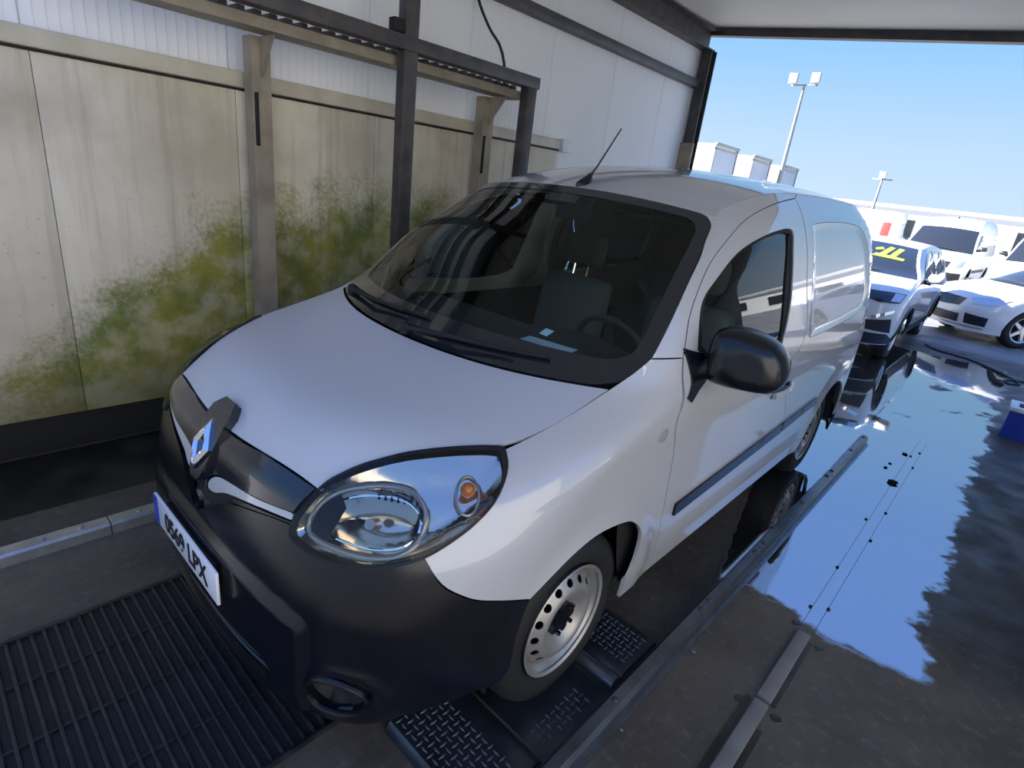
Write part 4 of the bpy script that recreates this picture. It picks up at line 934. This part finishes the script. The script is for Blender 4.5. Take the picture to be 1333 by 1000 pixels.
def car(name, label, loc, rz, sp_, group=None):
    T = thing(name, label, sp_.get('cat', 'car'), loc, rz, group)
    B = Belt(sp_['a'], sp_['y0'], sp_['b'], sp_['n'], sp_['ye'], [(y, r + .02, r * 1.28, .012) for y, r in sp_['wheels']])
    Yz = lambda L: np.array([(B.py(y, z), z) for y, z in L]); Xz = lambda L: np.array([(B.px(x, z), z) for x, z in L])
    O3 = lambda PZ: B(PZ[:, 0], PZ[:, 1]); s6 = .06
    nose = spline(Xz(sp_['nose']), s6)                      # centre of the bonnet edge out to the lamp
    hs2 = spline(np.vstack([nose[-1:], Yz(sp_['hood'])]), s6); ws2 = spline(np.vstack([hs2[-1:], Yz(sp_['ws'])]), s6); rf = spline(np.vstack([ws2[-1:], Yz(sp_['roof'])]), s6)
    tail = spline(np.vstack([rf[-1:], Yz(sp_['tail'])]), s6)
    zb = sp_['zb']; bot = [(sp_['ye'] - .05, zb)]
    for y, r in sorted(sp_['wheels'], reverse=True):
        R_ = r * 1.14; t0 = math.asin(max(-1, (zb - r) / R_))
        bot += [(y + R_ * math.cos(t), r + R_ * math.sin(t)) for t in np.linspace(t0, math.pi - t0, 16)]
    bot = np.vstack([poly(Yz(bot), s6), poly(np.vstack([Yz([bot[-1]]), Xz([(.35, zb)]), [(0, zb)]]), s6)])
    hf = loop(nose, hs2, ws2, rf, tail, bot); hf = hf[np.concatenate([[True], np.linalg.norm(np.diff(hf, axis=0), axis=1) > 2e-3])]
    outl = loop(hf, (hf * [-1, 1])[::-1])
    patch('body', B, outl, 'car_white', T, step=.07, thick=.01)
    H3 = O3(nose); c0 = symm(H3); hside = O3(hs2); hc = hside[-1]; t = np.linspace(0, 1, 16)
    rear = np.stack([hc[0] * t, hc[1] - sp_['bow'] * (1 - t ** 2), hc[2] + .03 * (1 - t ** 2)], 1)
    full('bonnet', coons(c0, symm(rear), hside * [-1, 1, 1], hside, lambda u, v: np.stack([0 * u, 0 * u, .02 * np.sin(np.pi * v) * (1 - (2 * u - 1) ** 2)], 1)), 'car_white', T, 24, 16)
    w3 = O3(ws2); wt = w3[-1]; top = np.stack([wt[0] * t, wt[1] - sp_['bow'] * .6 * (1 - t ** 2), wt[2] + .04 * (1 - t ** 2)], 1)
    WS = coons(symm(rear), symm(top), w3 * [-1, 1, 1], w3); wsn = full('windscreen', WS, 'tinted', T, 24, 14, gap=.0)
    for k in (-1, 1): MB().tube(w3 * [k, 1, 1], .022, 6).build('windscreen_pillar', 'car_white' if sp_.get('wp', 1) else 'car_black', T)
    MB().tube([WS([.2], [.03])[0] + [0, -.02, .02], WS([.5], [.10])[0] + [0, -.02, .02], WS([.72], [.06])[0] + [0, -.02, .02]], .012, 6).build('wiper', 'car_black', wsn)
    r3 = O3(rf); re2 = r3[-1]; rend = np.stack([re2[0] * t, re2[1] + .05 * (1 - t ** 2), re2[2] + .05 * (1 - t ** 2)], 1)
    full('roof', coons(symm(top), symm(rend), r3 * [-1, 1, 1], r3), 'car_white', T, 20, 20)
    t3 = O3(tail); mk('tailgate', np.vstack([t3, t3 * [-1, 1, 1]]), [(i, i + 1, len(t3) + i + 1, len(t3) + i) for i in range(len(t3) - 1)], 'car_white', T)
    for w_ in sp_['side_windows']:
        for mir in (False, True): patch('side_window', B, loop(poly(np.vstack([Yz(w_), Yz(w_[:1])]), s6)), 'tinted', T, off=.006, thick=.006, step=.12, mirror=mir)
    for nm, m_, mirrored, pts, off in sp_['front']:
        o_ = loop(poly(np.vstack([Xz(pts), Xz(pts[:1])]), s6)) if mirrored else loop(poly(np.vstack([np.vstack([Xz(pts), (Xz(pts) * [-1, 1])[::-1]]), Xz(pts[:1])]), s6))
        patch(nm, B, o_, m_, T, off=off, thick=.012, step=.06, also_mirror=mirrored)
    for nm, m_, pts, off in sp_.get('flank', ()):
        patch(nm, B, loop(poly(np.vstack([Yz(pts), Yz(pts[:1])]), s6)), m_, T, off=off, thick=.012, step=.08, also_mirror=True)
    for y, r in sp_['wheels']:
        for s_ in (1, -1):
            xw = s_ * (float(B.a(r)) - .015); car_wheel(T, xw, y, r, s_)
            R_ = r * 1.16; ar = [(y + R_ * math.cos(q), r + R_ * math.sin(q)) for q in np.linspace(-.1, math.pi + .1, 20)]
            V = [(s_ * (abs(xw) - .005), a, max(z, zb)) for a, z in ar] + [(s_ * (abs(xw) - .3), a, max(z, zb)) for a, z in ar]; n_ = len(ar)
            mk('wheel_liner', V, [(i, i + 1, n_ + i + 1, n_ + i) for i in range(n_ - 1)] + [tuple(range(n_, 2 * n_))], 'black', T)
            if sp_.get('trim'):
                q_ = np.array([(B.py(a, z), z) for a, z in ar if z > zb]); MB().tube(B(q_[:, 0], q_[:, 1]) * [s_, 1, 1] + [s_ * .004, 0, 0], .018, 6).build('arch_trim', 'car_black', T)
    for s_ in (1, -1):
        my, mz = sp_['mirror']; mx_ = float(B(B.py(my, mz), mz)[0, 0])
        mm = MB().grid([[(s_ * (mx_ + .13 + u * sc), my + dy, mz + .04 + v * sc) for u, v in ((-.10, -.06), (.08, -.05), (.11, 0), (.08, .07), (-.08, .07), (-.11, .0))] for dy, sc in ((-.06, .45), (-.03, .9), (.02, 1.), (.07, .95))]).build('door_mirror', sp_.get('mirror_mat', 'car_white'), T, 50)
        MB().box((min(s_ * mx_, s_ * (mx_ + .08)) - .01, my - .02, mz - .04), (max(s_ * mx_, s_ * (mx_ + .08)) + .01, my + .03, mz + .02), .005).build('mirror_arm', 'car_black', mm)
    MB().box((-.6, .3, zb), (.6, sp_['ye'] - .2, zb + .06)).build('underbody', 'black', T)
    return T, B, WS
SUV = dict(ye=4.0, zb=.24, bow=.16, trim=1, a=([.2, .4, .8, 1.0, 1.1, 1.3, 1.45, 1.52], [.80, .86, .885, .865, .835, .75, .66, .60]),
    y0=([.2, .4, .6, .8, .9, 1.0, 1.1, 1.3, 1.5], [.12, .03, 0, .04, .10, .5, .88, 1.28, 1.72]), b=([.2, .8, 1., 1.5], [.55, .5, .65, .7]), n=([.2, .9, 1.1], [2.9, 2.8, 2.1]),
    wheels=[(.84, .335), (3.44, .335)], nose=[(0, .93), (.3, .93), (.58, .915)], hood=[(.55, .96), (.85, 1.0), (1.15, 1.045)], ws=[(1.45, 1.19), (1.72, 1.33), (1.92, 1.41)],
    roof=[(2.4, 1.46), (3.0, 1.465), (3.6, 1.41)], tail=[(3.82, 1.2), (3.95, .95), (3.98, .6), (3.93, .26)], mirror=(1.42, 1.03),
    side_windows=[[(1.35, 1.04), (1.62, 1.19), (2.0, 1.36), (2.35, 1.40), (2.38, 1.05)], [(2.46, 1.05), (2.43, 1.40), (3.0, 1.39), (3.3, 1.10)], [(3.36, 1.11), (3.08, 1.38), (3.4, 1.36), (3.62, 1.2)]],
    front=[('headlamp', 'gloss_black', True, [(.44, .91), (.74, .91), (.84, .90), (.82, .80), (.62, .79), (.46, .83)], .008), ('headlamp_lens', 'car_lamp', True, [(.74, .90), (.83, .89), (.81, .81), (.73, .81)], .016), ('grille', 'gloss_black', False, [(0, .90), (.46, .89), (.44, .74), (.40, .52), (0, .50)], .006),
           ('lower_intake', 'car_black', False, [(0, .40), (.80, .40), (.84, .30), (.82, .26), (0, .25)], .012), ('bumper_trim', 'car_black', True, [(.56, .56), (.80, .60), (.82, .42), (.58, .44)], .006), ('daytime_lamp', 'chrome', True, [(.60, .62), (.80, .72), (.80, .68), (.62, .58)], .010)],
    flank=[('sill_trim', 'car_black', [(1.25, .40), (3.02, .40), (3.02, .26), (1.25, .26)], .006), ('door_handle', 'car_white', [(2.15, .96), (2.35, .96), (2.35, .93), (2.15, .93)], .03)])
suv, SB, SWS = car('white_suv', 'white SUV with yellow-green windscreen writing parked just outside the bay exit', (-.27, 7.6, 0), math.radians(0), SUV)
mk_ = [[(.52, .62), (.57, .60), (.63, .88), (.585, .90)], [(.61, .60), (.66, .60), (.72, .88), (.67, .90)], [(.46, .54), (.73, .52), (.74, .58), (.49, .62)], [(.47, .72), (.54, .78), (.52, .84), (.46, .78)]]
mk_ = [[(u + .14, v - .04) for u, v in q] for q in mk_]
for q in mk_: patch('windscreen_mark', SWS, loop(poly(np.array(q + q[:1]), .05)), 'marker_green', suv, off=.006, thick=0, step=.05)
HAT = dict(SUV); HAT.update(ye=4.25, zb=.18, trim=0, bow=.20, a=([.2, .4, .7, .9, 1.0, 1.2, 1.35, 1.43], [.82, .87, .895, .87, .84, .74, .65, .58]),
    y0=([.2, .4, .55, .7, .8, .9, 1.0, 1.2, 1.4], [.10, .02, 0, .05, .16, .6, .98, 1.38, 1.82]), b=([.2, .8, 1., 1.5], [.6, .6, .7, .7]), n=([.2, .8, 1.], [2.7, 2.5, 2.1]),
    wheels=[(.86, .32), (3.48, .32)], nose=[(0, .76), (.3, .76), (.56, .755)], hood=[(.55, .84), (.9, .90), (1.2, .945)], ws=[(1.55, 1.13), (1.85, 1.27), (2.08, 1.365)],
    roof=[(2.5, 1.41), (3.1, 1.40), (3.8, 1.30)], tail=[(4.05, 1.05), (4.18, .8), (4.2, .5), (4.15, .2)], mirror=(1.52, .96),
    side_windows=[[(1.45, .96), (1.75, 1.13), (2.15, 1.30), (2.45, 1.34), (2.48, .97)], [(2.56, .97), (2.53, 1.34), (3.0, 1.33), (3.4, 1.15), (3.45, 1.0)]],
    front=[('headlamp', 'car_lamp', True, [(.46, .72), (.66, .755), (.84, .77), (.80, .66), (.56, .62)], .008), ('grille', 'gloss_black', False, [(0, .70), (.40, .69), (.36, .56), (0, .53)], .006),
           ('lower_intake', 'car_black', False, [(0, .42), (.40, .42), (.36, .28), (0, .27)], .006), ('side_intake', 'car_black', True, [(.50, .46), (.78, .44), (.74, .29), (.48, .29)], .006), ('bumper_lip', 'alloy', False, [(0, .255), (.72, .265), (.72, .235), (0, .225)], .012)],
    flank=[('door_handle', 'car_white', [(2.2, .86), (2.4, .86), (2.4, .83), (2.2, .83)], .03)])
car('white_hatchback', 'low white hatchback with dark bumper intakes standing at an angle beside the SUV', (.62, 12.0, 0), math.radians(-48), HAT)
VANS = dict(ye=5.0, zb=.26, bow=.14, cat='van', trim=0, mirror_mat='car_black', a=([.25, .5, .9, 1.15, 1.6, 1.95, 2.1, 2.2], [.91, .95, .97, .95, .88, .80, .72, .60]),
    y0=([.25, .5, .7, .88, 1.0, 1.12, 1.4, 1.75, 2.05, 2.2], [.08, .0, .02, .08, .25, .55, .85, 1.25, 1.65, 1.9]), b=([.25, 1., 1.3, 2.4], [.45, .45, .5, .6]), n=([.25, .9, 1.2], [3.2, 3., 2.4]),
    wheels=[(.98, .335), (4.1, .335)], nose=[(0, .97), (.35, .97), (.62, .95)], hood=[(.45, 1.03), (.62, 1.07), (.85, 1.12)], ws=[(1.10, 1.36), (1.38, 1.62), (1.62, 1.80)],
    roof=[(1.9, 1.98), (2.4, 2.12), (3.5, 2.16), (4.9, 2.12)], tail=[(4.95, 1.6), (4.96, 1.1), (4.95, .7), (4.92, .3)], mirror=(1.15, 1.26),
    side_windows=[[(1.02, 1.20), (1.25, 1.43), (1.55, 1.68), (1.95, 1.70), (1.95, 1.15)]],
    front=[('headlamp', 'car_lamp', True, [(.62, .90), (.80, .93), (.88, .96), (.86, .74), (.70, .70)], .01), ('grille', 'car_black', False, [(0, .86), (.56, .86), (.52, .68), (0, .66)], .008),
           ('bumper', 'car_black', False, [(0, .54), (.88, .54), (.88, .30), (0, .28)], .012), ('licence_plate', 'plate_white', False, [(0, .48), (.26, .48), (.26, .38), (0, .38)], .026)],
    flank=[('side_moulding', 'car_black', [(1.5, .64), (3.6, .64), (3.6, .55), (1.5, .55)], .012)])
for lab, x, y, rz in (('tall white van standing behind the white SUV', -.85, 21.2, -4), ('tall white van standing behind the low white hatchback', 1.75, 20.2, -6), ('distant white van half hidden by the parked delivery van', -4.6, 27.5, -3)):
    tv, tB, tW = car('tall_van', lab, (x, y, 0), math.radians(rz), VANS, 'tall white vans in the yard')
    MB().box((-.16, .80, 1.16), (.16, .815, 1.22), .004).build('dash_paper', 'paper', tv)
    o = MB().lathe([(0, .03), (.05, .025), (.06, .001)], 'z', (0, 2.2, 2.13), 10).build('roof_beacon', 'car_black', tv)
# box trucks in a row, their rear doors towards the bay
for k, (y, h) in enumerate(((23.9, 4.03), (28.2, 4.0), (32.5, 3.95))):
    t = thing('box_truck', ['white box truck with framed rear door parked beside the bay end post', 'white box truck with framed rear door, second from the bay end post', 'white box truck at the far end of the truck row by the tall lamp post'][k], 'truck', (-9.8, y, 0), 0, 'box trucks parked in a row')
    MB().box((-5.6, 0, 1.05), (0, 2.4, h), .03).build('box_body', 'truck_white', t)
    MB().box((.0, .12, 1.15), (.02, 2.28, h - .25), .004).build('rear_door', 'truck_door', t)
    for lo, hi in (((0, .0, h - .22), (.05, 2.4, h - .14)), ((0, .0, h - .05), (.10, 2.4, h + .05)), ((0, 0, 1.05), (.05, .08, h)), ((0, 2.32, 1.05), (.05, 2.4, h)), ((0, 0, 1.0), (.06, 2.4, 1.12))): MB().box(lo, hi, .006).build('door_frame', 'lamp_metal', t)
    MB().box((-5.4, .5, .70), (-.1, 1.9, 1.04)).build('chassis', 'car_black', t, 0)
    MB().prism([(-7.3, .6), (-7.35, 1.5), (-7.0, 2.55), (-5.75, 2.65), (-5.7, .6)], 'y', .15, 2.25).build('cab', 'truck_white', t, 30)
    MB().prism([(-7.30, 1.62), (-7.05, 2.4), (-7.03, 2.4), (-7.28, 1.62)], 'y', .25, 2.15).build('cab_windscreen', 'tinted', t, 0)
    for x in (-6.4, -1.6):
        for yy in (.12, 2.28): MB().lathe([(-.12, .2), (-.12, .42), (-.06, .46), (.06, .46), (.12, .42), (.12, .2)], 'y', (x, yy, .46), 24).build('wheel', 'rubber', t)
    for yy in (.2, 2.2): MB().box((.06, yy - .08, .85), (.10, yy + .08, .98), .008).build('tail_lamp', 'red_paint', t)
# lamp posts
def lamp_post(x, y, h, lab, n):
    t = thing('lamp_post', lab, 'lamp post', (x, y, 0))
    MB().lathe([(0, .22), (.03, .22), (.03, .13), (h * .6, .09), (h - .6, .06), (h - .6, .001)], 'z', n=16).build('pole', 'lamp_metal', t)
    MB().box((-.6, -.04, h - .62), (.6, .04, h - .54), .01).build('cross_arm', 'lamp_metal', t)
    for k in range(n):
        xx = -.5 + k * 1.0 / max(1, n - 1) if n > 1 else 0
        f = MB().box((xx - .2, -.28, h - .54), (xx + .2, -.16, h - .10), .02).build('floodlight', 'lamp_metal', t); MB().box((xx - .17, -.285, h - .50), (xx + .17, -.278, h - .14)).build('floodlight_glass', 'truck_door', f, 0)
        MB().tube([(xx, -.2, h - .5), (xx, 0, h - .58)], .03, 6).build('floodlight_bracket', 'lamp_metal', t)
lamp_post(-8.95, 30.0, 7.9, 'tall lamp post with floodlights rising behind the van roof', 2)
lamp_post(-7.6, 45.0, 5.0, 'thin distant lamp post above the parked vans', 1)
bd = thing('distant_building', 'long pale low building far behind the parked vans', 'building', (-14, 52, 0))
MB().box((0, 0, 0), (60, 12, 2.9)).build('wall', 'truck_white', bd, 0); MB().box((-.2, -.3, 2.9), (60.2, 12.2, 3.15), .03).build('roof_edge', 'truck_door', bd)
for k in range(14):
    w_ = MB().box((2 + k * 4, -.04, .9), (4 + k * 4, -.001, 2.2)).build('window', 'tinted', bd, 0); MB().box((2 + k * 4, -.06, .82), (4 + k * 4, -.001, .9)).build('window_sill', 'truck_door', w_, 0)
sg_ = thing('red_box_trailer', 'white trailer with a red end panel between the tall vans', 'trailer', (-3.4, 24.6, 0))
MB().box((-.5, 0, .6), (.75, 2.5, 1.75), .03).build('trailer_box', 'truck_white', sg_); MB().box((-.5, 0, 1.75), (.75, 2.5, 2.15), .03).build('trailer_top', 'truck_white', sg_); MB().box((.42, -.03, 1.2), (.70, -.001, 1.75), .005).build('trailer_panel', 'red_paint', sg_)
for xx in (-.45, .70): MB().lathe([(-.09, .15), (-.09, .30), (.09, .30), (.09, .15)], 'x', (xx, 1.3, .30), 20).build('wheel', 'rubber', sg_)
